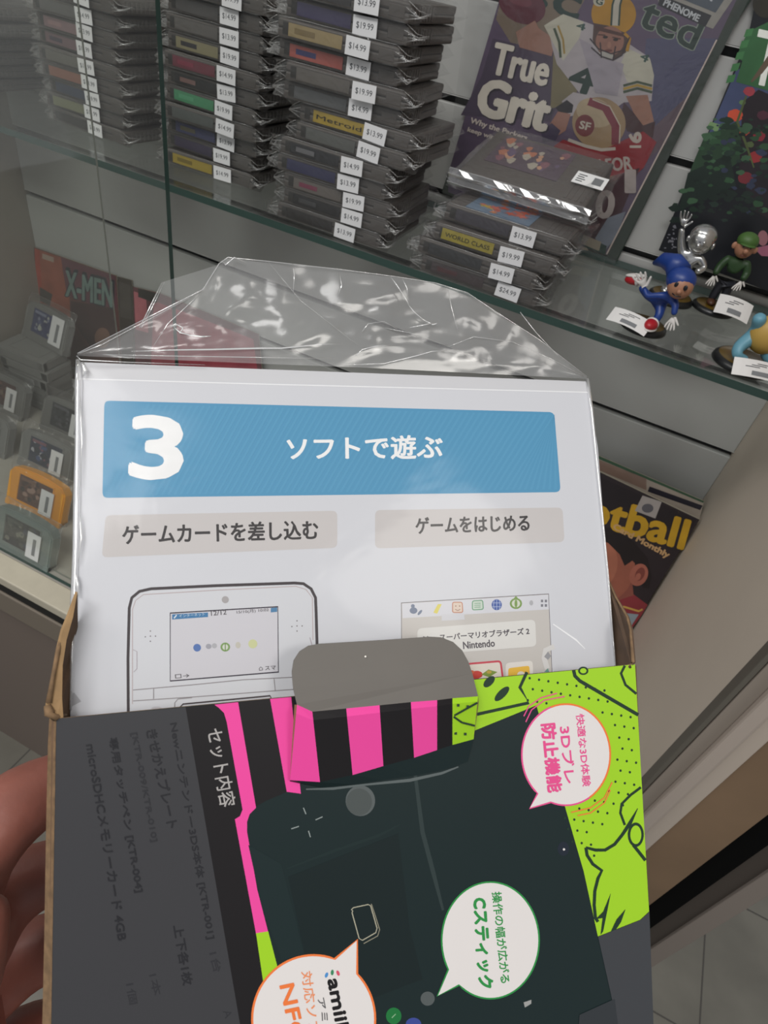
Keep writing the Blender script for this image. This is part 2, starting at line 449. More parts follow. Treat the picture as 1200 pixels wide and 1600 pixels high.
def cartridge(x, y, z, rot, lab, label, group, sx=.024, price=None):
    """(x, y, z): bottom centre of the front edge"""
    t = empty('game_cartridge', (x, y, z), (0, 0, rot)); tag(t, label, 'game cartridge', group)
    obj('shell', SH, t)
    p = obj('price_sticker', PRS[price if price is not None else (NCART[0] * 7 + 1) % 3], t); p.location = (sx + random.uniform(-.001, .001), 0, random.uniform(-.0005, .0008)); p.rotation_euler = (0, random.uniform(-.06, .06), 0)
    if lab:
        bb, ms = end_label(**lab); bb.build('end_label', ms, t)
    obj('plastic_sleeve', get_bag(NCART[0]), t); NCART[0] += 1
    return t

def stack(stickers, Y, yaw, labs, where, group, z0=ZSH, pitch=.0186, n0=0, sx=.024, rj=.05):
    rnd = random.Random(len(where))
    for i, (px, py) in enumerate(stickers):
        yy = Y + rnd.uniform(-.005, .005)
        p = onY(px, py, yy); r = yaw + rnd.uniform(-rj, rj)
        lab, words = labs[i]
        z = z0 + .0006 + i * pitch
        x = p.x - sx * math.cos(r); y = yy - sx * math.sin(r)
        cartridge(x, y, z, r, lab, 'grey cartridge, %s, %s in %s' % (words, ORD[i + n0], where), group, sx)

G = dict
PLN = (None, 'plain dark end')
# middle stack (13 in view, its top leaves the frame)
stC = [(542, 359), (554, 336), (557, 314), (548, 282), (554, 254), (580, 230), (589, 200), (568, 165), (574, 136), (563, 98), (563, 62), (577, 30), (577, 2)]
labC = [(G(c1='2a2624', c2=None), 'black label'), (G(c1='1e1d1f', c2='4a4a4c'), 'black label with grey lettering'), (G(c1='77706a', c2='8c3c58'), 'grey label with magenta mark'),
        (G(c1='35365e', c2=None), 'navy label'), (G(c1='26272c', c2='7b7b7e'), 'black label with white line'), (G(c1='6a6c68', c2=None), 'dull grey label'),
        (G(c1='c2a63e', c2=None, x0=-.048, x1=.012, txt='McRough'), 'yellow label'), (G(c1='67696a', c2=None), 'blank grey label'), (G(c1='716c66', c2=None), 'faded grey label'),
        (G(c1='c4665c', c2='41427c'), 'red and blue label'), (G(c1='b09c70', c2='8f7b52'), 'tan striped label'), (G(c1='4a4468', c2=None), 'purple label'), (G(c1='3c3a3c', c2=None), 'dark label')]
labC[6] = (G(c1='c2a63e', c2=None, x0=-.048, x1=.012, txt='Metroid'), 'yellow label')
stack(stC, .664, 0.02, labC, 'the middle stack', 'grey cartridges in the middle stack', pitch=.0166 )
stB = [(351, 268), (350, 243), (356, 217), (354, 190), (354, 163), (359, 135), (357, 110), (362, 79), (362, 51), (362, 18), (366, -8)]
labB = [(G(c1='b79f34', c2=None, txt='DUCK HUNT'), 'yellow label'), (G(c1='3d3350', c2=None), 'plum label'), (G(c1='4d4f78', c2='7a745c'), 'blue and khaki label'), (G(c1='5d625f', c2=None), 'worn grey label'),
        (G(c1='4fa070', c2='61b384'), 'green label'), (G(c1='201f20', c2='8c6a64'), 'black label with pink marks'), (G(c1='7c3444', c2='93344c'), 'crimson label'), (G(c1='9c9470', c2='2e2a30'), 'beige and black label'),
        (G(c1='6e6a66', c2=None), 'blank grey label'), (G(c1='5e5b5a', c2=None), 'dark grey label'), (G(c1='4c4a49', c2=None), 'charcoal label')]
labB[0] = (G(c1='b79f34', c2='8a7626'), 'yellow label')
stack(stB, .715, -.02, labB, 'the third stack from left', 'grey cartridges in the stack right of the glass door edge', pitch=.0172)
stA = [(152, 197), (148, 173), (150, 154), (144, 126), (139, 97), (135, 69), (135, 39), (133, 11), (130, -18)]
labA = [(G(c1='2d2928', c2=None), 'black label'), (G(c1='8c8e6e', c2=None), 'olive label'), (G(c1='34405c', c2=None), 'blue label'), (G(c1='a46c58', c2=None), 'orange-brown label'), (G(c1='77746c', c2=None), 'grey label'),
        (G(c1='8a6c72', c2='504458'), 'mauve label'), (G(c1='a08084', c2='b48e90'), 'pink label'), (G(c1='6c6a68', c2=None), 'pale grey label'), (G(c1='4c4a49', c2=None), 'charcoal label')]
stack(stA, .725, -.03, labA, 'the stack behind the glass door', 'grey cartridges in the stack behind the glass door', pitch=.0170, sx=.018)
stZ = [(-55, 145), (-60, 115), (-58, 84), (-62, 52), (-60, 22), (-64, -6)]
labZ = [(G(c1='4c4a49', c2=None), w) for w in ('dark end at shelf level', 'dark end', 'dark end with bright crease', 'dark end slightly turned', 'dark end pushed back', 'dark end cut by the frame')]
stack(stZ, .735, -.06, labZ, 'the leftmost stack', 'grey cartridges in the leftmost stack', pitch=.0172, sx=.03)

# right stack: four stickered cartridges, the upper one shows its picture label, a bigger sleeve lies on top
stD = [(794, 452), (786, 426), (800, 400), (815, 385)]
labD = [(G(c1='4a3e40', c2='5a3438'), 'dark red label'), (G(c1='35373a', c2=None), 'glossy blue-black label'), (G(c1='b8a83e', c2=None, x0=-.056, x1=.000, txt='WORLD CLASS'), 'yellow label'), (G(c1='46424c', c2=None), 'bright picture label on its face')]
rnd = random.Random(3)
for i, ((px, py), (lab, words)) in enumerate(zip(stD, labD)):
    yy = [.650, .648, .652, .664][i]; p = onY(px, py, yy); z = ZSH + .0006 + i * .0172; r = [.03, 0, .02, .0][i]
    sx = [.033, .030, .020, .022][i]
    t = cartridge(p.x - sx, yy, z, r, lab, 'grey cartridge with %s, %s of the right-hand stack' % (words, ORD[i]), 'grey cartridges in the right-hand stack', sx, 3 if i == 0 else None)
    if i == 3:
        b = MB(); rr = random.Random(5)
        b.box((-.046, .006, CH + .0002), (.022, .095, CH + .0008), 0)
        cols = ['d8b840', 'b83438', 'c85838', '5c7898', 'd4705c', '8a2c34', '6f8aa4', 'd88848']
        ms = [mat('label_paper_blue', '7088a0', .35, k=.8)] + [mat('art_' + c, c, .35, k=.85) for c in cols]
        for k in range(46):                 # jagged generic colour burst
            cx = rr.uniform(-.040, .016); cy = rr.uniform(.010, .088); n = rr.randint(5, 8)
            zc = CH + .00082 + k * .000006; R = rr.uniform(.004, .010)
            pts = [(cx + R * (1 if q % 2 else .45) * math.cos(q * math.pi / n), cy + R * (1 if q % 2 else .45) * math.sin(q * math.pi / n), zc) for q in range(2 * n)]
            pts = [(min(.0215, max(-.0455, x)), min(.0945, max(.0065, y)), z_) for x, y, z_ in pts]
            ci = 1 if cx < -.026 and rr.random() < .5 else (rr.choice([2, 3, 5, 6, 8]) if cy > .03 else rr.choice([3, 5, 4, 8, 7]))
            b.add(pts, [list(range(2 * n))], ci)
        b.build('picture_label', ms, t)
# larger sleeve on top with a picture and a barcode tag
zt = ZSH + .0006 + 4 * .0172 - .0006
pl = onZ(698, 292, zt - H); pr = onZ(914, 360, zt - H)
c = (pl + pr) / 2; ang = math.atan2(pr.y - pl.y, pr.x - pl.x); W = (pr - pl).length
t = empty('game_cartridge', (c.x, c.y + .006, zt), (.22, 0, ang))
tag(t, 'wide glossy-sleeved cartridge with barcode tag, topmost of the right-hand stack', 'game cartridge', 'grey cartridges in the right-hand stack')
b = MB(); b.box((-W / 2 + .008, .004, .0005), (W / 2 - .008, .118, .0185), 0, bev=.002)
for k in range(4): b.box((W / 2 - .034 + k * .006, .01, .0183), (W / 2 - .031 + k * .006, .09, .0190), 0)
b.build('shell', [m_cart], t)
b = MB(); b.box((-W / 2 + .022, .038, .0186), (W / 2 - .05, .110, .0190), 0)
rr = random.Random(11)
ms = [mat('label_dim_violet', '5c4c5c', .35, k=.7)] + [mat('art_' + c, c, .35, k=.8) for c in ['c07858', 'd0a080', '8c5c68', '6a5878', 'b8b0a0']]
for k in range(30):
    x = rr.uniform(-W / 2 + .028, W / 2 - .058); y = rr.uniform(.05, .10); R = rr.uniform(.003, .007)
    b.add([(x + R * math.cos(q) * (.6 + .4 * (q % 2)), y + 1.4 * R * math.sin(q), .0191 + k * .00001) for q in (0, 1, 2, 3, 4, 5)], [[0, 1, 2, 3, 4, 5]], 1 + k % 5)
b.build('picture_label', ms, t)
b = MB(); x0 = W / 2 - .036
b.box((x0, .042, .0212), (x0 + .034, .070, .0216), 0)
b.box((x0 + .020, .048, .0217), (x0 + .030, .064, .0219), 1)
for k in range(4): b.box((x0 + .003, .047 + k * .005, .0217), (x0 + .010 + .002 * (k % 2), .0485 + k * .005, .0219), 2)
b.build('barcode_sticker', [mat('sticker_bright', 'f0f0f0', .5), mat('barcode_grey', '77797c', .6), m_tagp], t)
bag_mesh(9, w=W - .012, d=.118, h=.019, top=.0022).build('plastic_sleeve', [m_bag, m_bagedge], t, smooth=True)
b = MB()      # folded glossy front seam of that sleeve
n = 16; hw = W / 2
vs = []
for i in range(n + 1):
    x = -hw + 2 * hw * i / n; q = noise.noise(Vector((i * .7, 3, 1))) * .0012
    vs += [(x, -.004, .0212 + q), (x, -.0075 + q, .0170 + q), (x, -.0048 - q, .0125), (x, -.0080, .0085 + q), (x, -.004, .004)]
fs = []
for i in range(n):
    for j in range(4): a = i * 5 + j; fs.append([a, a + 5, a + 6, a + 1])
b.add(vs, fs, 0)
for j in (1, 3): b.tube([vs[i * 5 + j] for i in range(n + 1)], .00045, 1, seg=6)
b.tube([vs[i * 5] for i in range(n + 1)], .0004, 1, seg=6)
b.build('folded_seam', [film('seam_film', (.85, .86, .88), haze=.06, gloss=.5, rough=.1, bump=.12, scale=40, base=.12), m_bagedge], t)

# ================================================================== PRINTED MATTER LEANING ON THE BACK WALL
def lean_plane(yb, zb, yt, zt, yaw=0.0):
    """plane through (y=yb,z=zb) and (y=yt,z=zt) (z relative to the camera), turned by yaw"""
    up = Vector((0, yt - yb, zt - zb)).normalized(); ex = Vector((math.cos(yaw), math.sin(yaw), 0))
    return EYE + Vector((0, yb, zb)), ex.cross(up), up
def backing(sheet, pts, m, th, name, parent, away=None):
    b = MB(); top = [sheet.pt(x, y, -.5) for x, y in pts]; b.slab(top, -sheet.n * th, 0)
    o = b.build(name, m); rebase(o, parent); return o

# --- football magazine
pb = onZ(955, 402, -.249)
P, N, U = lean_plane(pb.y, -.249, .893, .03)
MG = [(792, -30), (703, 262), (690, 300), (955, 402), (1135, 40), (1165, -30)]
s = Sheet(P, N, .00004)
mg = empty('magazine', (pb.x - .1, pb.y, ZSH)); tag(mg, 'sports magazine headlined True Grit with two football players, leaning behind the right-hand stack', 'magazine')
A = lambda h, k=.55: mat('mag_' + h, h, .35, k=k * 1.25, var=.10, scale=28)
s.poly([(789, -30), (703, 262), (700, 300), (948, 398), (1122, 60), (1165, -30)], A('6a5a74'))
s.poly([(789, -30), (775, 30), (800, 70), (880, 60), (930, -30)], A('8a7a6a'))
s.poly([(1010, 60), (1122, 60), (1080, 145), (1020, 200), (1000, 150)], A('5c5c7c'))
s.poly([(1020, 200), (1080, 145), (1040, 225), (1000, 260)], A('6f5c68'))
s.poly([(752, 120), (770, 60), (900, 90), (860, 190), (720, 180)], A('564a60'))
s.poly([(866, 60), (905, 100), (900, 160), (860, 170)], A('8a8060'))
# masthead letters behind the helmet
s.text('I', (792, 6), (812, 10), 60, A('2c4640'), 1); s.text('sc', (818, 8), (902, 30), 34, A('24403c'), 1.5)
s.text('ted', (996, 38), (1082, 78), 48, A('9aa69a'), 3.4); s.text('ted', (996, 38), (1082, 78), 48, A('284038'), 1.4)
# passing player
s.ell(816, 8, 38, 28, A('6a3040'), rot=25); s.ell(812, 0, 20, 9, A('7d3e4c'), rot=20)
s.poly([(806, 50), (836, 32), (842, 44), (868, 62), (862, 88), (812, 74)], A('b08474'))
s.poly([(856, 36), (880, 22), (925, 38), (985, 70), (1015, 90), (1022, 118), (1018, 158), (975, 160), (960, 170), (905, 145), (870, 100), (862, 70)], A('c4bcc0'))
s.poly([(850, 40), (880, 22), (912, 34), (905, 60), (880, 95), (866, 70)], A('d6d2c0'))
s.poly([(980, 75), (1016, 92), (1022, 118), (1018, 136), (980, 128), (970, 100)], A('d2cebc'))
for k, h in enumerate(('4a5a44', 'c4a040', '4a5a44')): s.stroke([(974, 134 + 5 * k), (996, 128 + 5 * k), (1019, 134 + 5 * k)], 4, A(h))
s.stroke([(866, 44), (874, 66), (876, 90)], 4, A('4a5a44')); s.stroke([(872, 40), (880, 62), (882, 84)], 3, A('b89848'))
s.text('4', (885, 138), (921, 148), 46, A('1f3c34'), 2.2, skew=.1)
s.text('4', (900, 44), (913, 48), 10, A('3c5c54'), .6); s.text('4', (999, 92), (1010, 98), 12, A('3c5c54'), .6)
s.poly([(905, 60), (925, 70), (940, 92), (960, 95), (975, 100), (965, 150), (930, 145), (920, 110)], A('b4acb6'))
hel = s.ell(959, 22, 35, 33, A('c89428'), rot=8)
s.ell(936, 2, 9, 8, A('d4d0bc')); s.text('G', (931, 6), (941, 8), 9, A('2f5044'), .5)
s.stroke([(968, -16), (962, 8), (960, 40)], 12, A('d8d2c4')); s.stroke([(964, -16), (957, 8), (955, 40)], 3, A('2f4a40')); s.stroke([(975, -14), (969, 8), (967, 40)], 3, A('2f4a40'))
s.poly([(928, 36), (950, 40), (974, 50), (984, 56), (978, 82), (960, 92), (938, 84), (926, 62)], A('5c443e'))
s.ell(953, 64, 22, 23, A('a87868'), rot=15); s.poly([(930, 40), (980, 54), (976, 58), (932, 47)], A('5c3a34')); s.ell(947, 86, 12, 5, A('c8c4bc'), rot=12)
s.stroke([(934, 54), (946, 55)], 2, A('5c3a34')); s.stroke([(957, 58), (970, 61)], 2, A('5c3a34')); s.stroke([(976, 52), (984, 60), (980, 80)], 5, A('c89428'))
s.ell(946, 58, 4, 2.2, A('2c2220')); s.ell(962, 62, 4, 2.2, A('2c2220')); s.ell(952, 70, 3, 5, A('c08c78')); s.ell(951, 79, 6, 2, A('7c4440'))
for q in ([(922, 60), (935, 76), (955, 84), (975, 78), (984, 58)], [(924, 74), (940, 88), (958, 94), (972, 86), (980, 66)], [(938, 66), (940, 90)], [(962, 72), (958, 94)]):
    s.stroke(q, 2, A('3a2c34'))
s.poly([(978, 150), (1012, 148), (1022, 190), (1005, 196), (990, 176)], A('b0806c'))
s.poly([(975, 160), (990, 176), (1005, 196), (1024, 190), (1020, 215), (980, 205), (970, 180)], A('4c2c30'))
s.poly([(878, 158), (896, 144), (926, 150), (938, 160), (915, 178), (888, 182)], A('c8c0c4'))
s.poly([(868, 168), (886, 156), (896, 164), (894, 176), (876, 178)], A('2c2830'))
s.poly([(858, 196), (872, 174), (892, 178), (884, 204), (868, 214)], A('b08070')); s.poly([(846, 206), (862, 192), (876, 204), (868, 220), (848, 222)], A('4a3e5c'))
# tackled player from behind
s.poly([(866, 228), (880, 218), (940, 235), (1005, 205), (1026, 222), (1006, 262), (960, 300), (948, 380), (906, 370), (900, 300), (862, 262)], A('a02430'))
s.poly([(925, 285), (1000, 262), (972, 330), (948, 390), (900, 375), (905, 310)], A('4a2430'))
s.ell(936, 192, 42, 40, A('b09470'), rot=20); s.ell(930, 176, 30, 22, A('c8b494'), rot=20)
s.stroke([(920, 158), (946, 168), (962, 196), (962, 226)], 13, A('8a3444')); s.stroke([(926, 155), (953, 166), (969, 196), (968, 224)], 2, A('d8ccb8'))
s.ell(914, 196, 15, 17, A('803034')); s.text('SF', (905, 200), (921, 204), 12, A('d8d0c0'), .6)
s.stroke([(888, 218), (915, 228), (940, 234), (962, 232)], 5, A('d6ccc0'))
s.text('9', (984, 206), (983, 222), 18, A('d8ccc0'), 1.4); s.stroke([(984, 229), (1002, 229)], 4, A('d8ccc0'))
s.text('KEAFOR', (908, 272), (988, 264), 20, A('cfc4bc'), .9)
s.text('0', (930, 338), (955, 342), 42, A('c4b8b4'), 2.4); s.text('1', (978, 300), (992, 300), 34, A('c4b8b4'), 2)
s.poly([(950, 340), (978, 330), (962, 372), (945, 392), (930, 372)], A('8c94a4'))
s.poly([(893, 372), (912, 378), (920, 392), (890, 384)], A('bcb09c')); s.poly([(893, 358), (948, 384), (946, 398), (888, 376)], A('26463c'))
s.poly([(912, 366), (940, 378), (936, 392), (908, 380)], A('b4a894'))
# headline
for dx, hx, bo in ((2.2, '2c2634', 1.6), (0, 'cfc8bc', 1.6)):
    s.text('True', (766 + dx, 114 + dx), (852 + dx, 134 + dx), 48, A(hx, .8), bo + (.6 if hx == 'cfc8bc' else 0))
    s.text('Grit', (744 + dx, 176 + dx), (850 + dx, 204 + dx), 56, A(hx, .8), bo + 2.4)
s.text('Why the Packers', (734, 194), (822, 222), 11, A('c8bcb4', .8), .5); s.text('keep winning', (730, 207), (790, 226), 9, A('c8bcb4', .8), .4)
# banner corner
s.poly([(1022, -30), (1165, -30), (1114, 45), (1095, 38), (1030, 8)], A('b4b0a8', .5))
s.poly([(1032, -8), (1112, 24), (1102, 42), (1028, 8)], A('2a2c34'))
s.text('PHENOME', (1036, 8), (1090, 34), 11, A('b8bcc0', .8), .6); s.poly([(1042, -28), (1150, -28), (1118, 20), (1050, -8)], A('5a6470')); s.text('EN', (1088, -8), (1112, 2), 12, A('b8bcc0', .8), .6)
# right margin strip, pale paper edge
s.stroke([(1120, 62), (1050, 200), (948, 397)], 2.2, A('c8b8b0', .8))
s.build('cover', mg)
backing(s, [(789, -30), (703, 262), (690, 300), (955, 402), (1130, 64), (1180, -30)], mat('comic_board_dark', '343c34', .6, k=.8), .004, 'pages', mg)
s2 = Sheet(P, N, .00003, 24); s2.poly([(1124, 62), (1176, -30), (1192, -30), (1148, 40), (964, 408), (950, 402)], mat('mag_spine_green', '2c3a30', .3, k=.8)); s2.build('spine_edge', mg)
s3 = Sheet(P + N.normalized() * (-.003 if N.y > 0 else .003), N)
s3.poly([(740, -60), (700, 240), (690, 310), (960, 412), (1200, -60)], film('magazine_film', (.97, .97, .97), haze=.03, gloss=.3, rough=.15, bump=.6, scale=30, base=.03)); s3.build('plastic_sleeve', mg)

# --- game poster / boxed game at the right
q = onZ(1028, 392, -.248); P, N, U = lean_plane(.868, -.249, .893, .02)
pg = empty('poster', (q.x + .1, .87, ZSH)); tag(pg, 'dark jungle-coloured game poster with green lettering, leaning on the wall at the far right', 'poster')
s = Sheet(P, N, .00004); B_ = lambda h, k=.8: mat('poster_' + h, h, .3, k=k, var=.15, scale=30)
s.poly([(1230, -60), (1230, 466), (1029, 391), (1168, 60), (1195, -60)], B_('1c1e24'))
s.poly([(1150, 110), (1200, 90), (1230, 160), (1230, 250), (1130, 200), (1098, 240), (1085, 260)], B_('4a5478'))
s.poly([(1110, 190), (1126, 195), (1120, 208), (1106, 196)], B_('7c9c6c'))
s.poly([(1100, 215), (1150, 190), (1170, 240), (1120, 280), (1070, 290), (1085, 250)], B_('2f4834'))
s.poly([(1075, 270), (1140, 240), (1150, 290), (1060, 330)], B_('22302a'))
s.poly([(1160, 160), (1185, 140), (1230, 160), (1230, 360), (1180, 330), (1155, 270)], B_('2c242a'))
s.poly([(1168, 50), (1230, 20), (1230, 150), (1150, 128), (1160, 95), (1150, 90), (1158, 72)], B_('3c6c44', .8))
for k in range(5): s.poly([(1166 - 7 * k, 46 + 18 * k), (1178 - 7 * k, 44 + 18 * k), (1174 - 7 * k, 56 + 18 * k), (1162 - 7 * k, 58 + 18 * k)], B_('4a8452', .8))
s.text('T', (1168, 128), (1212, 138), 84, B_('e4e6e0', 1), 1)
s.stroke([(1174, 128), (1188, 112), (1204, 90)], [3, 8, 10], B_('6a5a4a')); s.ell(1196, 6, 20, 22, B_('38342c'))
def blob(sh, x, y, rx, ry, m_, sd, n=18, j=.35):
    sh.poly([(x + rx * math.cos(2 * math.pi * k / n) * (1 + j * noise.noise(Vector((k * 1.3, sd, 0)))), y + ry * math.sin(2 * math.pi * k / n) * (1 + j * noise.noise(Vector((k * 1.7, sd, 5))))) for k in range(n)], m_)
for q_, (x, y, a, c) in enumerate(((1171, 143, 9, 'b04450'), (1149, 180, 12, 'd8583c'), (1163, 206, 8, 'c44838'), (1186, 213, 10, '9c3040'), (1180, 245, 11, '9c3438'), (1165, 278, 12, '7c3038'), (1192, 180, 9, '5c3040'), (1160, 160, 5, '6c8c5c'), (1172, 226, 6, '5c6c44'))):
    blob(s, x, y, a, a * .8, B_(c), q_)
s.stroke([(1166, 150), (1152, 190), (1166, 226), (1178, 262)], [3, 4, 4, 2], B_('58643c'))
rr = random.Random(4)
for k in range(150):
    y = rr.uniform(185, 345); x = rr.uniform(1112 - (y - 190) * .45, 1200); r = rr.uniform(1.5, 7)
    blob(s, x, y, r * 1.3, r * .8, B_('22302a') if y > 300 and k % 3 else B_(rr.choice(['36583c', '2a3c34', '44664a', '384058', '1c2a24', '24382c'])), k, 9, .8)
s.poly([(1178, 388), (1230, 376), (1230, 402), (1190, 400)], B_('b06c84')); s.ell(1192, 372, 8, 12, B_('a8747c'))
for k in range(26):
    yy_ = rr.uniform(352, 388); s.ell(1034 + (391 - yy_) * .44 + rr.uniform(0, 24), yy_, rr.uniform(.8, 2.4), rr.uniform(.8, 2), B_('7c7c84'), n=10)
s.build('printed_face', pg)
backing(s, [(1230, -60), (1230, 466), (1029, 391), (1168, 60), (1195, -60)], B_('1c1e24'), .0035, 'backing_board', pg)

# --- comic at the left on the deck
P, N, U = lean_plane(.878, -.80, .895, -.545)
cm = empty('comic_book', tuple(onPlane(150, 560, P, N))); tag(cm, 'red comic book titled X-MEN leaning on the wall at the left end', 'comic book')
s = Sheet(P, N, .00004); C_ = lambda h, k=.85: mat('comic_' + h, h, .5, k=k, var=.15, scale=35)
OUT = [(53, 386), (182, 431), (198, 700), (100, 690), (60, 560)]
s.poly(OUT, C_('6a4440'))
s.poly([(54, 388), (95, 402), (108, 450), (110, 500), (75, 520), (58, 480)], C_('a45840'))
s.poly([(54, 388), (62, 391), (66, 470), (58, 470)], C_('b04834'))
s.poly([(95, 402), (180, 432), (184, 482), (150, 478), (105, 462)], C_('6c3c48'))
s.poly([(62, 448), (82, 460), (78, 478), (62, 470)], C_('4c4440')); s.poly([(110, 470), (178, 482), (184, 560), (140, 540), (112, 500)], C_('4a3030'))
s.text('X-MEN', (103, 462), (176, 482), 42, C_('2c3038'), 2.4, skew=-.25); s.text('X-MEN', (103, 462), (175, 480), 38, C_('7c9690', .8), 1, skew=-.25)
s.ell(160, 528, 12, 16, C_('846050')); s.poly([(66, 396), (84, 402), (84, 410), (66, 404)], C_('b8a090'))
s.build('cover', cm); backing(s, OUT, mat('comic_pages', 'a09888', .7), .002, 'pages', cm)
bks = [((205, 446), (404, 524), 'a83c44', 'red magazine lying beside the comic, seen through the plastic bag'), ]
P, N, U = lean_plane(.85, -.80, .885, -.60)
c2 = empty('comic_book', tuple(onPlane(260, 600, P, N))); tag(c2, 'comic book with red cover leaning beside the X-MEN comic, half hidden by the plastic bag', 'comic book')
s = Sheet(P, N, .00004)
OUT = [(208, 448), (250, 458), (404, 522), (420, 690), (215, 690)]
s.poly(OUT, C_('6c4448')); s.poly([(209, 455), (228, 462), (232, 520), (212, 515)], C_('c07078')); s.poly([(240, 470), (300, 492), (396, 530), (405, 600), (235, 600)], C_('a04450'))
s.poly([(216, 450), (250, 460), (244, 474), (216, 464)], C_('3c3834'))
s.build('cover', c2); backing(s, OUT, mat('comic_pages', 'a09888', .7), .002, 'pages', c2)
P, N, U = lean_plane(.868, -.80, .893, -.57)
c3 = empty('comic_book', tuple(onPlane(200, 600, P, N))); tag(c3, 'thin dark comic book leaning between the two red comics', 'comic book')
s = Sheet(P, N, .00004); OUT = [(184, 432), (206, 438), (212, 690), (196, 690)]
s.poly(OUT, C_('4c443e')); s.poly([(186, 440), (204, 446), (206, 500), (188, 495)], C_('5c5650')); s.build('cover', c3); backing(s, OUT, mat('comic_pages', 'a09888', .7), .002, 'pages', c3)

# --- football card magazine, lower right, with another behind
P, N, U = lean_plane(.802, -.81, .834, -.532)
OUT = [(800, 738), (938, 738), (1093, 812), (985, 985), (900, 1100), (800, 1100)]
fb = empty('magazine', tuple(onPlane(985, 985, P, N))); tag(fb, 'football card magazine with yellow title, leaning in the lower right corner of the case', 'magazine')
s = Sheet(P, N, .00004); F_ = lambda h, k=.95: mat('fb_' + h, h, .4, k=k, var=.10, scale=30)
s.poly(OUT, F_('2c2428'))
s.poly([(930, 742), (1088, 812), (1075, 835), (930, 790)], F_('241e22'))
s.poly([(880, 925), (930, 915), (985, 925), (1012, 945), (1002, 962), (985, 985), (880, 1000)], F_('8a343a'))
s.poly([(930, 880), (985, 880), (990, 930), (960, 940), (920, 930)], F_('8c5044'))
s.ell(940, 885, 52, 58, F_('9c5c4a'), rot=10); s.ell(925, 880, 40, 45, F_('ac6a54'), rot=10)
s.poly([(925, 822), (960, 826), (990, 846), (1012, 872), (1018, 900), (1014, 920), (1004, 918), (1000, 888), (988, 876), (976, 884), (968, 866), (950, 848), (925, 840)], F_('211a1c'))
s.ell(998, 898, 14, 18, F_('a86454'), rot=25); s.ell(1000, 897, 7, 11, F_('7c4038'), rot=25); s.ell(997, 901, 4, 6, F_('a86454'), rot=25)
s.stroke([(940, 952), (975, 948), (998, 955), (1004, 952)], 3, F_('c8a050')); s.poly([(978, 958), (998, 960), (985, 980), (974, 972)], F_('8c98a0'))
s.text('football', (852, 798), (1066, 858), 46, F_('c89c28', .9), 2.6)
s.poly([(1060, 800), (1060, 800.5), (1061, 801)], F_('c89c28', .9))
s.text('Card Monthly', (956, 828), (1042, 874), 12, F_('c8a070', .9), .8)
s.poly([(1004, 774), (1034, 784), (1024, 810), (992, 798)], F_('b8b0ac', .7)); s.ell(1012, 794, 9, 7, F_('5c5a60'))
s.build('cover', fb); backing(s, OUT, mat('comic_pages', 'a09888', .7), .004, 'pages', fb)
P, N, U = lean_plane(.813, -.81, .857, -.525)
OUT = [(800, 712), (935, 712), (1100, 783), (1092, 815), (1000, 960), (800, 1000)]
fb2 = empty('magazine', tuple(onPlane(1000, 960, P, N))); tag(fb2, 'pale edged magazine standing behind the football card magazine, only its top strip showing', 'magazine')
s = Sheet(P, N, .00004)
s.poly(OUT, F_('a89c90')); s.poly([(935, 712), (1100, 783), (1099, 786), (935, 717)], F_('3c5a44')); s.poly([(1015, 760), (1098, 790), (1094, 797), (1012, 768)], F_('2c2a34')); s.poly([(935, 718), (1010, 748), (1010, 766), (935, 734)], F_('8c7468'))
s.build('cover', fb2); backing(s, OUT, mat('comic_pages', 'a09888', .7), .002, 'pages', fb2)

# ================================================================== SMALL CARTRIDGES STANDING ON THE DECK (left)
def arch_profile(w=.116, h=.075, rise=.007, r=.009, n=14):
    P = [(-w / 2, 0), (w / 2, 0)]
    hw = w / 2; pts = []
    for k in range(n + 1):
        u = 1 - 2 * k / n; x = u * hw
        z = h - rise * u * u
        e = abs(u)
        if e > .86: z -= r * ((e - .86) / .14) ** 2
        pts.append((x, z))
    return P + pts
def n64_shell(cap_h=.0):
    b = MB(); pr = arch_profile(); n = len(pr); T = .019
    bm = bmesh.new()
    f = [bm.verts.new((x, 0, z)) for x, z in pr]; g_ = [bm.verts.new((x, T, z)) for x, z in pr]
    bm.faces.new(f); bm.faces.new(g_[::-1])
    for i in range(n): bm.faces.new((f[i], g_[i], g_[(i + 1) % n], f[(i + 1) % n]))
    bmesh.ops.recalc_face_normals(bm, faces=bm.faces[:])
    bmesh.ops.bevel(bm, geom=[e for e in bm.edges if e.calc_face_angle(0) > .9], offset=.0018, segments=2, affect='EDGES')
    b.bm(bm, 0)
    b.box((-.058, -.0005, 0), (-.042, .0195, .010), 0, bev=.001); b.box((.042, -.0005, 0), (.058, .0195, .010), 0, bev=.001)
    # raised rim round the label recess
    for lo, hi in (((-.037, -.0008, .016), (-.035, .001, .064)), ((.035, -.0008, .016), (.037, .001, .064)), ((-.037, -.0008, .014), (.037, .001, .016)), ((-.037, -.0008, .064), (.037, .001, .066))):
        b.box(lo, hi, 0)
    return b
m_n64 = mat('console_cart_grey', '8e8e8c', .45, k=.7, var=.04); m_n64y = mat('console_cart_yellow', 'f0a418', .4, k=.95); m_n64t = mat('console_cart_greygreen', '8a9894', .45, k=.7)
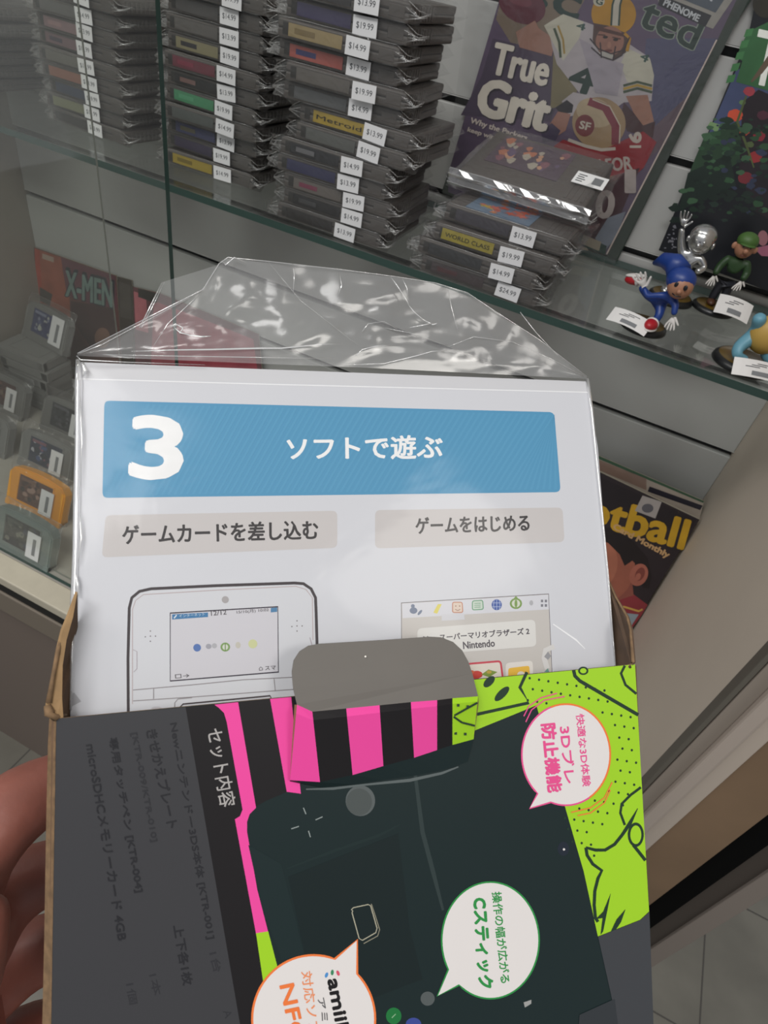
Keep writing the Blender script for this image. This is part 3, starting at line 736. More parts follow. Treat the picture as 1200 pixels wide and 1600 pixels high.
def pillow(name, w, h, t, parent, seed):
    b = MB(); nx, nz = 12, 9
    for sg in (-1, 1):
        vs = []; fs = []
        for j in range(nz + 1):
            for i in range(nx + 1):
                u = i / nx * 2 - 1; v = j / nz; e = max(abs(u) - .8, 0) / .2; e2 = max(v - .85, 0) / .15
                y = sg * t * (1 - e) * (1 - e2) + noise.noise(Vector((u * 2 + seed, v * 2.5, sg))) * .0012
                vs.append((u * w / 2 * (1 + .02 * noise.noise(Vector((v * 4, seed, 1)))), y + .0095, v * h))
        for j in range(nz):
            for i in range(nx):
                a = j * (nx + 1) + i; fs.append([a, a + 1, a + nx + 2, a + nx + 1])
        b.add(vs, fs, 0)
    for sx in (-1, 1): b.tube([(sx * w / 2, .0095 + .002 * math.sin(k * 2 + seed), .002 + k / 6 * (h - .004)) for k in range(7)], .0004, 1, seg=5)
    b.tube([(w / 2 * (k / 5 - 1), .0095 + .002 * math.sin(k + seed), h) for k in range(11)], .0004, 1, seg=5)
    return b.build(name, [m_bag, m_bagedge], parent, smooth=True)
n64s = [   # cap centre pixel, tilt back, yaw, shell, label colours, label words
    ((60, 742), 24, .02, m_n64y, ('6a4438', ['8a6450', '4c3028', 'b89484', '3c2a28']), 'bright yellow cartridge with brown picture label standing in the left rows'),
    ((38, 806), 22, .0, m_n64t, ('3c3c42', ['5c605c', '2a2c34', '848478', '4c5064']), 'grey-green cartridge with dark label, frontmost beside the cream ledge'),
    ((76, 682), 24, .03, m_n64, ('28304c', ['8c5c6c', '4a5c8c', 'c4c4cc', '1c2238']), 'grey cartridge with navy label directly behind the yellow cartridge'),
    ((108, 628), 24, .02, m_n64, ('44464c', ['6c6c74', '2c2c32', '56565e']), 'grey cartridge with round dark picture, second row behind the yellow one'),
    ((6, 586), 24, .0, m_n64, ('5c3c3c', ['7c5448', '3c2c30', '8c7464']), 'grey cartridge with reddish label and sticker, third from the back at left'),
    ((18, 532), 24, .02, m_n64, ('34342c', ['5c5444', '28281f', '6c6450']), 'grey cartridge with black-green label just below the loose blue one'),
    ((100, 570), 24, .02, m_n64, ('64443c', ['8c5c48', '3c2c2c', '4c3430']), 'grey cartridge with rusty brown label below the comic'),
    ((-22, 640), 24, .0, m_n64, ('4c4444', ['6c6060', '2c2c2c', '3c3c44']), 'grey cartridge mostly cut off by the left frame edge'),
    ((74, 480), 24, -.10, m_n64, ('3c4476', ['8c94b0', '2c3468', 'c4c8c0', '5c6694', '9ca0a8']), 'loose grey cartridge with blue label and large white sticker near the comic'),
]
o = n64_shell().build('shell', m_n64); N64 = o.data; bpy.data.objects.remove(o)
for i, (px, tilt, yaw, ms_, (lc, arts), words) in enumerate(n64s):
    a = math.radians(tilt); hz = .075 * math.cos(a); zb = .0005 + (.1155 if i == 8 else 0)
    top = onZ(px[0], px[1], -.81 + hz + zb)
    t = empty('game_cartridge', (top.x, top.y - .075 * math.sin(a), ZDK + zb), (-a, 0, yaw))
    tag(t, words, 'game cartridge', 'small cartridges standing on the deck')
    me = N64
    if ms_ is not m_n64: me = N64.copy(); me.materials.clear(); me.materials.append(ms_)
    obj('shell', me, t)
    rr = random.Random(20 + i); b = MB(); b.box((-.034, -.0006, .017), (.034, .0002, .063), 0)
    am = [mat('cover_' + lc, lc, .4, k=.75)] + [mat('cover_' + h, h, .4, k=.75) for h in arts]
    for k in range(26):
        x, z = rr.uniform(-.028, .028), rr.uniform(.022, .058); R = rr.uniform(.002, .006)
        b.add([(x + R * math.cos(q), -.0008 - k * .00001, z + R * math.sin(q) * rr.uniform(.6, 1.2)) for q in (0, .9, 1.8, 2.7, 3.6, 4.5, 5.4)], [[6, 5, 4, 3, 2, 1, 0]], 1 + k % len(arts))
    b.box((-.030, -.0014, .055), (.0, -.0008, .060), 1)
    b.build('picture_label', am, t)
    b = MB(); big = 1.25 if i == 8 else 1
    x0 = .014 if i != 8 else .018; b.box((x0, -.0030, .012), (x0 + .026 * big, -.0024, .012 + .044 * big), 0)
    b.box((x0 + .012 * big, -.0034, .019), (x0 + .018 * big, -.0029, .019 + .028 * big), 1)
    b.build('barcode_sticker', [m_tagw, mat('barcode_grey', '77797c', .6)], t)
    pillow('plastic_sleeve', .128, .086, .0115, t, i)

# a low pile of the same cartridges lying flat carries the loose blue-labelled one
q0 = onZ(74, 480, -.81 + .075 * math.cos(math.radians(24)) + .116)
for k in range(6):
    t = empty('game_cartridge', (q0.x + .004 * math.sin(k * 2.1), q0.y - .082, ZDK + .0196 + k * .0192), (-math.pi / 2, 0, .05 * math.sin(k * 1.7)))
    tag(t, 'grey cartridge lying flat, %s in the pile under the blue-labelled one' % ORD[k], 'game cartridge', 'flat cartridges in the low pile'); obj('shell', N64, t)

# ================================================================== FIGURINES (plain generic toys)
def skin_mesh(pts, edges, radii, sub=2):
    me = bpy.data.meshes.new('skin'); me.from_pydata([tuple(p) for p in pts], edges, []); me.update()
    o = bpy.data.objects.new('skin', me); COL.objects.link(o)
    md = o.modifiers.new('skin', 'SKIN'); md.use_smooth_shade = True; md.branch_smoothing = .6
    for i, v in enumerate(me.skin_vertices[0].data):
        v.radius = (radii[i], radii[i]); v.use_root = (i == 0)
    sm = o.modifiers.new('sub', 'SUBSURF'); sm.levels = sub; sm.render_levels = sub
    dg = bpy.context.evaluated_depsgraph_get(); dg.update()
    r = bpy.data.meshes.new_from_object(o.evaluated_get(dg)); r.polygons.foreach_set('use_smooth', [True] * len(r.polygons))
    bpy.data.objects.remove(o); bpy.data.meshes.remove(me); return r
def skin_obj(name, pts, edges, radii, m, parent, sub=2):
    me = skin_mesh(pts, edges, radii, sub); me.materials.clear(); me.materials.append(m)
    o = bpy.data.objects.new(name, me); COL.objects.link(o); o.parent = parent; return o
m_fbase = mat('figure_base_black', '141618', .35); m_fgold = mat('figure_base_amber', '6c5418', .3, k=.7, coat=.3)
def fig_base(t, r=.027):
    b = MB(); b.lathe([(0, 0), (r, 0), (r + .0008, .001), (r, .0045), (r - .003, .0072), (r - .0036, .0074)], 44, mis=[0, 0, 0, 0, 0])
    b.build('base', m_fbase, t, smooth=True)
    b = MB(); b.lathe([(r - .0034, .0070), (r - .0045, .0076), (0, .0078)], 44); b.build('base_top', m_fgold, t, smooth=True)
def fig_tag(t, M, w=.034, h=.022):
    b = MB(); n = 8; vs = []
    for i in range(n + 1):
        u = i / n * 2 - 1
        for v in (0, 1): vs.append((u * w / 2, -.004 * (1 - u * u) * 1.0, (v - .5) * h))
    b.add(vs, [[2 * i, 2 * i + 2, 2 * i + 3, 2 * i + 1] for i in range(n)], 0, M)
    def patch(u0, u1, v0, v1, mi):
        P = []
        for i in range(5):
            u = u0 + (u1 - u0) * i / 4
            for v in (v0, v1): P.append((u * w / 2, -.004 * (1 - u * u) - .0003, v * h / 2))
        b.add(P, [[2 * i, 2 * i + 2, 2 * i + 3, 2 * i + 1] for i in range(4)], mi, M)
    patch(-.35, .45, -.75, -.25, 1)
    for k in range(3): patch(-.6 + .2 * k, -.1 + .25 * k, .15 + .2 * k, .22 + .2 * k, 2)
    return b.build('price_tag', [mat('tag_white', 'e8e6e4', .5, k=.9), mat('barcode_grey', '77797c', .6), m_tagp], t)
def mini_hand(name, t, m, c, d, up, s=1.0, mirror=1):
    """small open hand: palm with four fingers and a thumb. c wrist, d finger direction, up palm width direction"""
    c = Vector(c); d = Vector(d).normalized(); up = Vector(up).normalized(); P = [c, c + d * .006 * s]; E = [(0, 1)]; R = [.0022 * s, .0034 * s]
    for k, (o_, l) in enumerate(((-.0036, .0072), (-.0012, .0086), (.0012, .0082), (.0036, .0064))):
        a = len(P); P += [c + d * .008 * s + up * o_ * s, c + d * (.008 + l * .55) * s + up * o_ * 1.35 * s, c + d * (.008 + l) * s + up * o_ * 1.5 * s]
        E += [(1, a), (a, a + 1), (a + 1, a + 2)]; R += [.0012 * s, .0011 * s, .0008 * s]
    a = len(P); P += [c + d * .004 * s + up * .0048 * mirror * s, c + d * .008 * s + up * .0085 * mirror * s]; E += [(0, a), (a, a + 1)]; R += [.0014 * s, .0010 * s]
    return skin_obj(name, P, E, R, m, t, 1)
def at_shelf(px, py): p = onZ(px, py, -.2495); return (p.x, p.y, ZSH + .0003)
up_ = Vector((0, 0, 1))

# silver waving figure
m_sil = mat('silver_plastic', 'c4c4c4', .22, metal=.9)
t = empty('figurine', at_shelf(1046, 468), (0, 0, -.1)); t.scale = (.93, .93, .93); tag(t, 'all silver toy figurine waving one raised open hand, behind the blue figurine', 'figurine', 'toy figurines on round bases')
fig_base(t)
P = [(0, 0, .036), (0, 0, .050), (0, 0, .060), (.012, 0, .056), (.021, -.002, .047), (.014, -.010, .042), (-.012, 0, .057), (-.018, -.002, .070), (-.022, -.004, .081),
     (-.007, 0, .026), (-.009, .002, .010), (.007, 0, .026), (.009, -.002, .010)]
skin_obj('body', P, [(0, 1), (1, 2), (1, 3), (3, 4), (4, 5), (1, 6), (6, 7), (7, 8), (0, 9), (9, 10), (0, 11), (11, 12)], [.011, .011, .006, .006, .0045, .004, .006, .0042, .0036, .0075, .006, .0075, .006], m_sil, t)
mini_hand('hand', t, m_sil, (-.022, -.004, .081), (-.15, -.1, 1), (1, .1, .1), 1.15)
b = MB(); b.sphere((.004, -.002, .074), (.0145, .0145, .0150)); b.sphere((.004, -.016, .071), (.003, .003, .003)); b.sphere((-.0005, -.0145, .0755), .002); b.sphere((.0085, -.0145, .0755), .002)
b.sphere((-.0105, -.002, .072), (.002, .003, .004)); b.sphere((.0185, -.002, .072), (.002, .003, .004))
b.sphere((.004, .001, .079), (.0152, .0150, .0125)); b.tube([(-.002, -.0150, .066), (.004, -.0163, .065), (.010, -.0150, .066)], .0008)
b.build('head', m_sil, t, smooth=True)
b = MB()
for sx in (-1, 1):
    b = MB(); b.sphere((sx * .009, -.004, .011), (.006, .010, .0045)); b.build('shoe', m_sil, t, smooth=True)

# green figure
t = empty('figurine', at_shelf(1112, 484), (0, 0, .15)); t.scale = (.86, .86, .86); tag(t, 'toy figurine in a green shirt and plain green cap, folded white tag below it', 'figurine', 'toy figurines on round bases')
fig_base(t)
m_gr = mat('toy_green', '2c4a28', .5, k=.8); m_gr2 = mat('toy_cap_green', '4c7034', .5, k=.8); m_sk = mat('toy_skin', 'b88468', .5, k=.8); m_nv = mat('toy_trousers', '22242c', .5)
P = [(0, 0, .046), (0, 0, .062), (0, 0, .070), (.012, 0, .067), (.017, -.003, .055), (.014, -.010, .048), (-.012, 0, .067), (-.018, -.003, .055), (-.020, -.010, .046)]
skin_obj('shirt', P, [(0, 1), (1, 2), (1, 3), (3, 4), (4, 5), (1, 6), (6, 7), (7, 8)], [.0085, .0095, .005, .0065, .005, .004, .0065, .005, .004], m_gr, t)
skin_obj('trousers', [(0, 0, .045), (-.006, 0, .030), (-.007, .001, .010), (.006, 0, .030), (.007, -.001, .010)], [(0, 1), (1, 2), (0, 3), (3, 4)], [.009, .0062, .005, .0062, .005], m_nv, t)
b = MB(); b.sphere((0, -.001, .083), (.0115, .0115, .0125)); b.sphere((0, -.0135, .082), (.0032, .0032, .0032))
for sx in (-1, 1): b.sphere((sx * .0125, -.001, .083), (.0035, .002, .0042)); b.sphere((sx * .004, -.0108, .0865), (.0016, .001, .0020), 1)
b.tube([(-.004, -.0115, .0765), (0, -.0124, .076), (.004, -.0115, .0765)], .0006, 2)
b.build('head', [m_sk, mat('toy_eye', '1c1c22', .3), mat('toy_mouth', '6c3a30', .5)], t, smooth=True)
b = MB(); b.sphere((0, .0005, .091), (.0130, .0130, .0105)); b.sphere((0, -.010, .0885), (.0095, .0075, .0018)); b.build('cap', m_gr2, t, smooth=True)
m_wg = mat('toy_white', 'e0dcd8', .5, k=.85)
mini_hand('glove', t, m_wg, (-.020, -.010, .046), (-.1, -.4, -1), (1, 0, 0), .9)
mini_hand('glove', t, m_wg, (.014, -.010, .048), (-.3, -.5, -1), (1, 0, 0), .9)
b = MB()
for sx in (-1, 1):
    b = MB(); b.sphere((sx * .007, -.004, .011), (.0055, .009, .0045)); b.build('shoe', mat('toy_shoe_brown', '4c3020', .45), t, smooth=True)
fig_tag(t, Matrix.Translation((.016, -.031, .018)) @ Matrix.Rotation(-.9, 4, 'X') @ Matrix.Rotation(.1, 4, 'Y'), .044, .028)

# blue runner
t = empty('figurine', at_shelf(1003, 512), (0, 0, -.25)); t.scale = (.88, .88, .88); tag(t, 'blue running toy figurine with white gloves and red shoes near the shelf edge', 'figurine', 'toy figurines on round bases')
fig_base(t)
m_bl = mat('toy_blue', '1c3c86', .4, k=.9); m_rd = mat('toy_red', 'b01c28', .4, k=.9)
P = [(.006, .002, .036), (.016, -.004, .046), (.020, -.008, .052), (.008, -.014, .046), (-.006, -.016, .040), (-.014, -.012, .046), (.026, -.012, .042), (.030, -.016, .032),
     (-.010, .004, .034), (-.024, .008, .040), (.014, -.008, .024), (.012, -.012, .012)]
skin_obj('body', P, [(0, 1), (1, 2), (1, 3), (3, 4), (4, 5), (1, 6), (6, 7), (0, 8), (8, 9), (0, 10), (10, 11)], [.0085, .0085, .006, .0042, .0032, .003, .0042, .0032, .005, .0038, .005, .0038], m_bl, t)
b = MB(); b.sphere((.022, -.013, .062), (.0135, .0135, .0135)); b.sphere((.026, -.0262, .060), (.0026, .0026, .0026), 0)
b.sphere((.020, -.0255, .0655), (.0022, .0012, .003), 1); b.sphere((.030, -.0245, .0655), (.0022, .0012, .003), 1); b.tube([(.020, -.0258, .056), (.025, -.027, .055), (.030, -.0255, .056)], .0006, 1)
b.build('head', [m_sk, mat('toy_eye', '1c1c22', .3)], t, smooth=True)
b = MB()          # swept blue cap with a long loose tail
b.sphere((.019, -.009, .067), (.0158, .0158, .0135))
b.tube([(.012, -.004, .072), (.002, .004, .076), (-.012, .010, .074), (-.022, .014, .066)], [.013, .0115, .008, .002], 0, seg=14)
b.build('cap', m_bl, t, smooth=True)
mini_hand('glove', t, m_wg, (-.013, -.012, .046), (-.5, -.3, .6), (.6, .2, .6), 1.25)
mini_hand('glove', t, m_wg, (.030, -.016, .032), (.2, -.4, -.9), (1, 0, 0), 1.0)
b = MB()
R1 = Matrix.Rotation(-.3, 3, 'Y')
b.sphere((-.032, .008, .044), (.0125, .0065, .006), 0, rot=R1); b.sphere((-.033, .008, .0485), (.0125, .006, .0024), 1, rot=R1); b.sphere((-.029, .0075, .0445), (.0028, .0070, .0066), 1, rot=R1)
b.build('shoe', [m_rd, m_wg], t, smooth=True); b = MB(); b.sphere((.012, -.017, .014), (.0075, .012, .0065), 0); b.sphere((.012, -.017, .0098), (.0078, .0125, .0024), 1); b.sphere((.012, -.015, .0148), (.0079, .003, .0068), 1)
b.build('shoe', [m_rd, m_wg], t, smooth=True)
fig_tag(t, Matrix.Translation((-.010, -.026, .0105)) @ Matrix.Rotation(-.95, 4, 'X'), .048, .020)

# light blue and yellow toy at the frame edge
t = empty('figurine', at_shelf(1158, 570), (0, 0, .3)); tag(t, 'light blue and yellow round-bodied toy animal figurine, cut by the right frame edge', 'figurine', 'toy figurines on round bases')
fig_base(t, .029)
m_lb = mat('toy_light_blue', '6ca4b8', .45, k=.85); m_yl = mat('toy_yellow', 'c4a050', .45, k=.85)
b = MB(); b.sphere((.006, -.005, .036), (.0180, .015, .019)); b.build('belly', m_yl, t, smooth=True)
b = MB(); b.lathe([(.001, 0), (.006, .001), (.009, .003), (.004, .005), (0, .005)], 20, M=Matrix.Translation((.006, .016, .03)))
b.build('back_patch', mat('toy_brown', '7c5830', .5), t, smooth=True)
P = [(.002, 0, .036), (-.010, -.006, .046), (-.014, -.010, .054), (-.010, -.004, .028), (-.016, -.008, .020), (-.017, -.016, .014), (-.004, -.014, .012), (.014, -.010, .018), (.022, -.014, .013), (.020, -.004, .044), (.028, -.010, .042)]
skin_obj('limbs', P, [(0, 1), (1, 2), (0, 3), (3, 4), (4, 5), (5, 6), (0, 7), (7, 8), (0, 9), (9, 10)], [.010, .006, .007, .007, .0075, .0055, .003, .007, .006, .006, .005], m_lb, t)
b = MB(); b.sphere((.012, -.004, .060), (.014, .013, .013)); b.sphere((.005, -.015, .062), (.002, .0012, .003), 1); b.sphere((.017, -.016, .062), (.002, .0012, .003), 1); b.sphere((.011, -.0165, .056), (.005, .002, .0015), 1)
b.build('head', [m_lb, mat('toy_eye', '1c1c22', .3)], t, smooth=True)
fig_tag(t, Matrix.Translation((.004, -.030, .010)) @ Matrix.Rotation(-.75, 4, 'X'), .052, .017)

# ================================================================== THE HELD BOX, THE LEAFLET IN IT AND ITS PLASTIC BAG
def cdir(x, y, z): return (RW @ Vector((x, y, z))).normalized()
Uh = cdir(3600, -80, 1000)
Nb = Uh.cross(cdir(-256, -11766, 1000)).normalized(); Nm = Uh.cross(cdir(-334, -6858, 1000)).normalized()
if Nb.dot(EYE - atD(540, 1080, .172)) < 0: Nb.negate()
if Nm.dot(EYE - atD(540, 1080, .172)) < 0: Nm.negate()
PB = atD(540, 1080, .172); PM = atD(540, 1080, .1805)
bx = empty('opened_box', tuple(onPlane(540, 1100, PB, Nb))); tag(bx, 'torn-open printed cardboard box, dark with pink stripes and green pattern, held in the foreground', 'box')
X = lambda h, k=.86, r=.42: mat('print_' + h, h, r, k=k, spec=.3)
PINK = X('e8489c'); BLK = X('181517'); GRY = X('3a3a3d'); TEAL = X('132324'); GRN = X('9ccc24'); INK = X('1c3424'); WHT = X('dcd7d5'); SLATE = X('2e3438')
s = Sheet(PB, Nb, .000012)
PAN = [(88, 1123), (992, 1038), (1003, 1232), (1015, 1430), (1022, 1640), (1024, 1760), (78, 1760), (80, 1600), (84, 1350)]
s.poly(PAN, TEAL)
s.poly([(88, 1123), (290, 1105), (375, 1600), (395, 1760), (78, 1760), (80, 1600)], GRY)
s.poly([(290, 1105), (460, 1088), (470, 1240), (395, 1280), (420, 1560), (460, 1760), (400, 1760), (375, 1600)], BLK)
# device silhouette with rounded corner
s.poly([(386, 1300), (386, 1284), (392, 1270), (402, 1259), (416, 1251), (440, 1241), (460, 1231), (700, 1166), (838, 1102), (866, 1190), (884, 1265), (912, 1362), (934, 1463), (960, 1560), (1000, 1760), (480, 1760), (436, 1520), (402, 1390)], TEAL)
s.poly([(335, 1101), (372, 1097), (400, 1262), (390, 1272), (386, 1284), (386, 1300), (402, 1390), (419, 1456), (400, 1459), (367, 1280), (375, 1275), (379, 1265), (354, 1127), (350, 1114), (342, 1106)], PINK)
s.poly([(422, 1092), (455, 1089), (470, 1240), (448, 1237)], PINK)
s.poly([(400, 1458), (419, 1455), (436, 1520), (413, 1546)], GRN); s.poly([(413, 1546), (437, 1524), (440, 1600), (425, 1600)], GRN)
# green field
s.poly([(700, 1066), (992, 1038), (1003, 1232), (1014, 1424), (1000, 1437), (934, 1463), (912, 1362), (884, 1265), (838, 1102), (740, 1142), (700, 1150)], GRN)
LY = s.top()
for j in range(24):
    for i in range(22):
        x = 826 + 14.6 * i + 3.2 * (j % 2) * 2 - j * 1.5 - 130; y = 1046 + 17.2 * j + i * 2.4 - 8
        # stay inside the dotted ground
        ok = (y > 1050 and x < 996 + (y - 1040) * .055 and x > 828 and (x - 828) > (y - 1100) * .26 if y > 1100 else x > 820 and y > 1052)
        if not ok or x > 996: continue
        if ((x - 884) / 76) ** 2 + ((y - 1178) / 84) ** 2 < 1: continue
        if y > 1235 + (1000 - x) * .9 and x > 930: continue
        if y > 1330 + (x - 905) * .3: continue
        if y < 1110 and x > 905 and (x - 905) > (y - 1040) * 1.1: continue
        s.ell(x, y, 1.9, 2.1, INK, layer=LY, n=8)
# plain generic outlines on the green: pointed bars and leaf shapes
s.stroke([(823, 1050), (812, 1074), (826, 1098), (745, 1116)], 5, INK); s.ell(784, 1084, 15, 6, INK, rot=-45); s.ell(764, 1065, 11, 6, INK, rot=-45)
s.stroke([(896, 1047), (898, 1056), (906, 1064), (997, 1117)], 5.5, INK); s.ell(911, 1048, 8, 6.5, INK); s.ell(911, 1048, 5, 4, GRN)
s.stroke([(976, 1040), (970, 1052), (977, 1070), (994, 1084)], 4, INK)
s.stroke([(1001, 1230), (985, 1242), (971, 1256), (969, 1270), (976, 1289)], 4, INK)
s.stroke([(996, 1263), (984, 1286), (972, 1304), (960, 1319), (945, 1328), (930, 1328), (915, 1324)], [1, 6, 5, 5, 5, 5, 4], INK)
s.stroke([(915, 1324), (917, 1336), (926, 1350), (940, 1360), (934, 1372), (929, 1392), (928, 1414), (930, 1434), (934, 1440)], 5, INK)
s.poly([(930, 1436), (942, 1424), (954, 1395), (948, 1425), (942, 1455), (938, 1460), (941, 1434)], INK); s.poly([(953, 1457), (963, 1436), (977, 1420), (970, 1440), (960, 1455)], INK)
s.ell(993, 1304, 12.5, 19, INK, rot=0); s.ell(993, 1304, 8.5, 14.5, GRN, rot=0); s.stroke([(989, 1320), (997, 1330), (1008, 1344)], 5, INK)
s.stroke([(745, 1127), (790, 1112), (838, 1098)], 2, GRN)
s.poly([(934, 1463), (1000, 1437), (1014, 1424), (1022, 1640), (1024, 1760), (985, 1760), (960, 1580)], X('3c3e42'))
s.poly([(905, 1585), (960, 1560), (985, 1760), (890, 1760)], X('2f3337'))
# device marks
s.ell(563, 1251, 23, 24, X('565c5c')); s.ell(561, 1253, 20, 21, X('4a504f'))
for a in ([(474, 1262), (478, 1272)], [(493, 1281), (504, 1276)], [(455, 1295), (467, 1291)], [(482, 1298), (485, 1308)]): s.stroke(a, 1.6, X('8c9492'))
s.stroke([(448, 1357), (520, 1330), (592, 1305), (625, 1288)], [2, 5, 5, 2], X('182828')); s.poly([(450, 1370), (622, 1302), (640, 1450), (660, 1530), (500, 1590), (474, 1480)], X('101e1f'))
s.poly([(388, 1320), (440, 1350), (475, 1490), (440, 1500), (410, 1420)], X('162627'))
s.stroke([(551, 1423), (549, 1421), (552, 1418), (575, 1413), (579, 1415), (589, 1450), (587, 1457), (566, 1469), (561, 1466), (550, 1426)], 1.6, X('a8a490'), closed=True)
s.stroke([(580, 1412), (586, 1430), (593, 1452), (590, 1462), (568, 1474)], 1.4, X('8a8674'))
s.stroke([(722 - 75, 1198), (660, 1300), (676, 1360), (692, 1422)], [5, 7, 7, 4], X('2c3838'))          # worn fold
s.stroke([(478, 1233), (520, 1232), (570, 1226), (640, 1219), (690, 1208), (716, 1198)], [2, 4, 3, 5, 4, 2], X('5c6464', .8))
s.ell(668, 1560, 11, 11, X('525858')); s.ell(615, 1587, 12, 13, X('1c7038')); s.ell(646, 1600, 12, 10, X('3a4890')); s.stroke([(612, 1590), (618, 1584)], 1.4, X('8cb08c'))
s.ell(880, 1326, 9, 11, X('1c2430')); s.ell(881, 1327, 1.8, 1.8, WHT); s.poly([(818, 1566), (830, 1562), (830, 1568), (820, 1574)], X('9a9a98'))
# grey bulk text, reading downwards
TB = X('26262a'); TB2 = X('2e2e32')
def vt(txt, a, b_, h, m, bold=.0): s.text(txt, a, b_, h, m, bold)
vt('セット内容', (322, 1141), (344, 1262), 26, X('a8a4a2'), .3)
vt('Newニンテンドー3DS本体 [KTR-001]', (263, 1131), (322, 1468), 15, TB, .4); vt('1台', (326, 1490), (334, 1520), 14, TB2, .3)
vt('きせかえプレート', (228, 1142), (262, 1295), 17, TB, .5); vt('上下各1枚', (270, 1447), (286, 1540), 16, TB, .4)
vt('[KTR-009/KTR-010]', (203, 1146), (235, 1316), 11, TB2, .2); vt('専用タッチペン [KTR-004]', (168, 1154), (210, 1395), 15, TB, .4); vt('1本', (232, 1524), (240, 1556), 14, TB2, .3)
vt('microSDHCメモリーカード 4GB', (134, 1164), (184, 1470), 15, TB, .3); vt('1個', (196, 1538), (202, 1570), 14, TB2, .3)
# pink speech bubble
def bubble(cx, cy, rx, ry, tail, ring, a0, rot=0, wd=2.6):
    n = 72; P = []; hit = False
    for k in range(n):
        a = 2 * math.pi * k / n
        da = (math.degrees(a) - a0 + 180) % 360 - 180
        if abs(da) < 9:
            if not hit: P += [tail]; hit = True
            continue
        P.append((cx + rx * math.cos(a), cy + ry * math.sin(a)))
    s.poly(P, WHT); s.stroke(P, wd, ring, closed=True); return P
PK = X('e0508c'); OR = X('e8783c'); GR2 = X('2c8c44')
bubble(884, 1179, 69, 79, (827, 1263), PK, 120)
s.stroke([(884 + 69 * math.cos(a), 1179 + 79 * math.sin(a)) for a in [math.radians(q) for q in range(-110, 60, 6)]], 2.8, OR)
for q in (0, 1): s.stroke([(816 + q * 3 + 2, 1122 + q * 9 - 3), (826 + q * 4, 1103 + q * 6), (845 + q * 5, 1090 + q * 4), (870 + q * 12, 1083 + q * 5)], 1.8, PK)
for q in (0, 1): s.stroke([(956 + q * -3, 1222 + q * 12), (944, 1246 + q * 8), (922, 1262 + q * 8), (892 + q * 10, 1269 + q * 5)], 1.8, OR)
vt('快適な3D体験', (899, 1116), (910, 1229), 13, PK, .3); vt('3Dブレ', (874, 1136), (882, 1224), 17, PK, .6); vt('防止機能', (845, 1132), (856, 1238), 22, PK, 1.2)
bubble(766, 1469, 76, 91, (683, 1556), GR2, 140)
vt('操作の幅が広がる', (768, 1394), (782, 1536), 15, GR2, .4); vt('Cスティック', (738, 1404), (748, 1544), 22, GR2, 1.3)
bubble(490, 1592, 96, 100, (558, 1468), OR, 302, wd=3.4)
for (x, y, r, c) in ((510, 1523, 20, '4c8cc8'), (519, 1519, 5, '38845c'), (528, 1520, -20, 'd05068')): s.ell(x, y, 2.4, 4.4, X(c), rot=r)
vt('amiibo', (512, 1531), (532, 1640), 19, BLK, 1.4); vt('アミーボ', (496, 1560), (512, 1640), 11, X('5c5a5c'), .3)
vt('対応ソフト', (470, 1518), (486, 1640), 17, X('e88c5c'), .2); vt('NFC', (437, 1540), (456, 1628), 22, OR, 1.0)
vt('A', (348, 1580), (352, 1592), 12, TB2)
fp = s.build('front_panel', bx)
# cardboard body of the panel, side walls and back wall
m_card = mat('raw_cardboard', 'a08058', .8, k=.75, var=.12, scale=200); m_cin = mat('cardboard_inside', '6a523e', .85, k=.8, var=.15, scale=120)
m_edge = mat('cardboard_cut_edge', '84684a', .85, k=.7, var=.25, scale=500)
BD = .046
b = MB(); b.slab([s.pt(x, y, -1) for x, y in PAN], -Nb * .0006, 0); rebase(b.build('panel_board', m_edge), bx)
cor = [s.pt(84, 1126, 0), s.pt(994, 1041, 0), s.pt(1024, 1760, 0), s.pt(78, 1760, 0)]
def wall(name, a, b_, outer):
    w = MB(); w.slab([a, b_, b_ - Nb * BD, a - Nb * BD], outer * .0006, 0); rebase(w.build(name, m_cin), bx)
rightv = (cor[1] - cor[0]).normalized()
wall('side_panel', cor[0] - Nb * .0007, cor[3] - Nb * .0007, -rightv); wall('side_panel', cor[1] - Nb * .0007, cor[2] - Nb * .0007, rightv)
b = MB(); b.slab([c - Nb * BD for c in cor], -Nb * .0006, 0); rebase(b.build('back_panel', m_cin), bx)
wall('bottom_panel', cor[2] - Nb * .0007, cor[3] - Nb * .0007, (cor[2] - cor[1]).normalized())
# left: turned-out raw corner edge of the box, rough strip
b = MB(); L = []
ys = [1123, 1160, 1240, 1350, 1470, 1600, 1700, 1760]; xs = [77, 75, 73, 71, 69, 66, 64, 63]
for k, (x, y) in enumerate(zip(xs, ys)):
    L.append((onPlane(x, y, PB - Nb * .0022, Nb), onPlane([88, 87, 86, 84, 82, 80, 79, 78][k] , y, PB + Nb * .0001, Nb)))
for a, c in zip(L, L[1:]): b.slab([a[0], a[1], c[1], c[0]], -Nb * .0006, 0)
rebase(b.build('corner_edge', m_edge), bx)
def flap3(name, pts, m, th=.0007, d=None):
    """pts: (px, py, behind) where behind is the distance behind the front panel plane"""
    b = MB(); top = [onPlane(x, y, PB - Nb * k, Nb) for x, y, k in pts]
    nn = (top[1] - top[0]).cross(top[2] - top[0]).normalized()
    if nn.dot(EYE - top[0]) < 0: nn.negate()
    b.slab(top, -nn * th, 0); o = b.build(name, m); rebase(o, bx); return o
flap3('side_flap', [(121, 925, .004), (109, 958, .003), (98, 985, .002), (90, 1018, .001), (82, 1062, .0005), (75, 1095, 0), (74, 1112, 0), (88, 1124, 0), (99, 1121, .0005), (97, 1090, .0005), (98, 1040, .001), (104, 1000, .002), (114, 965, .003)], m_card)
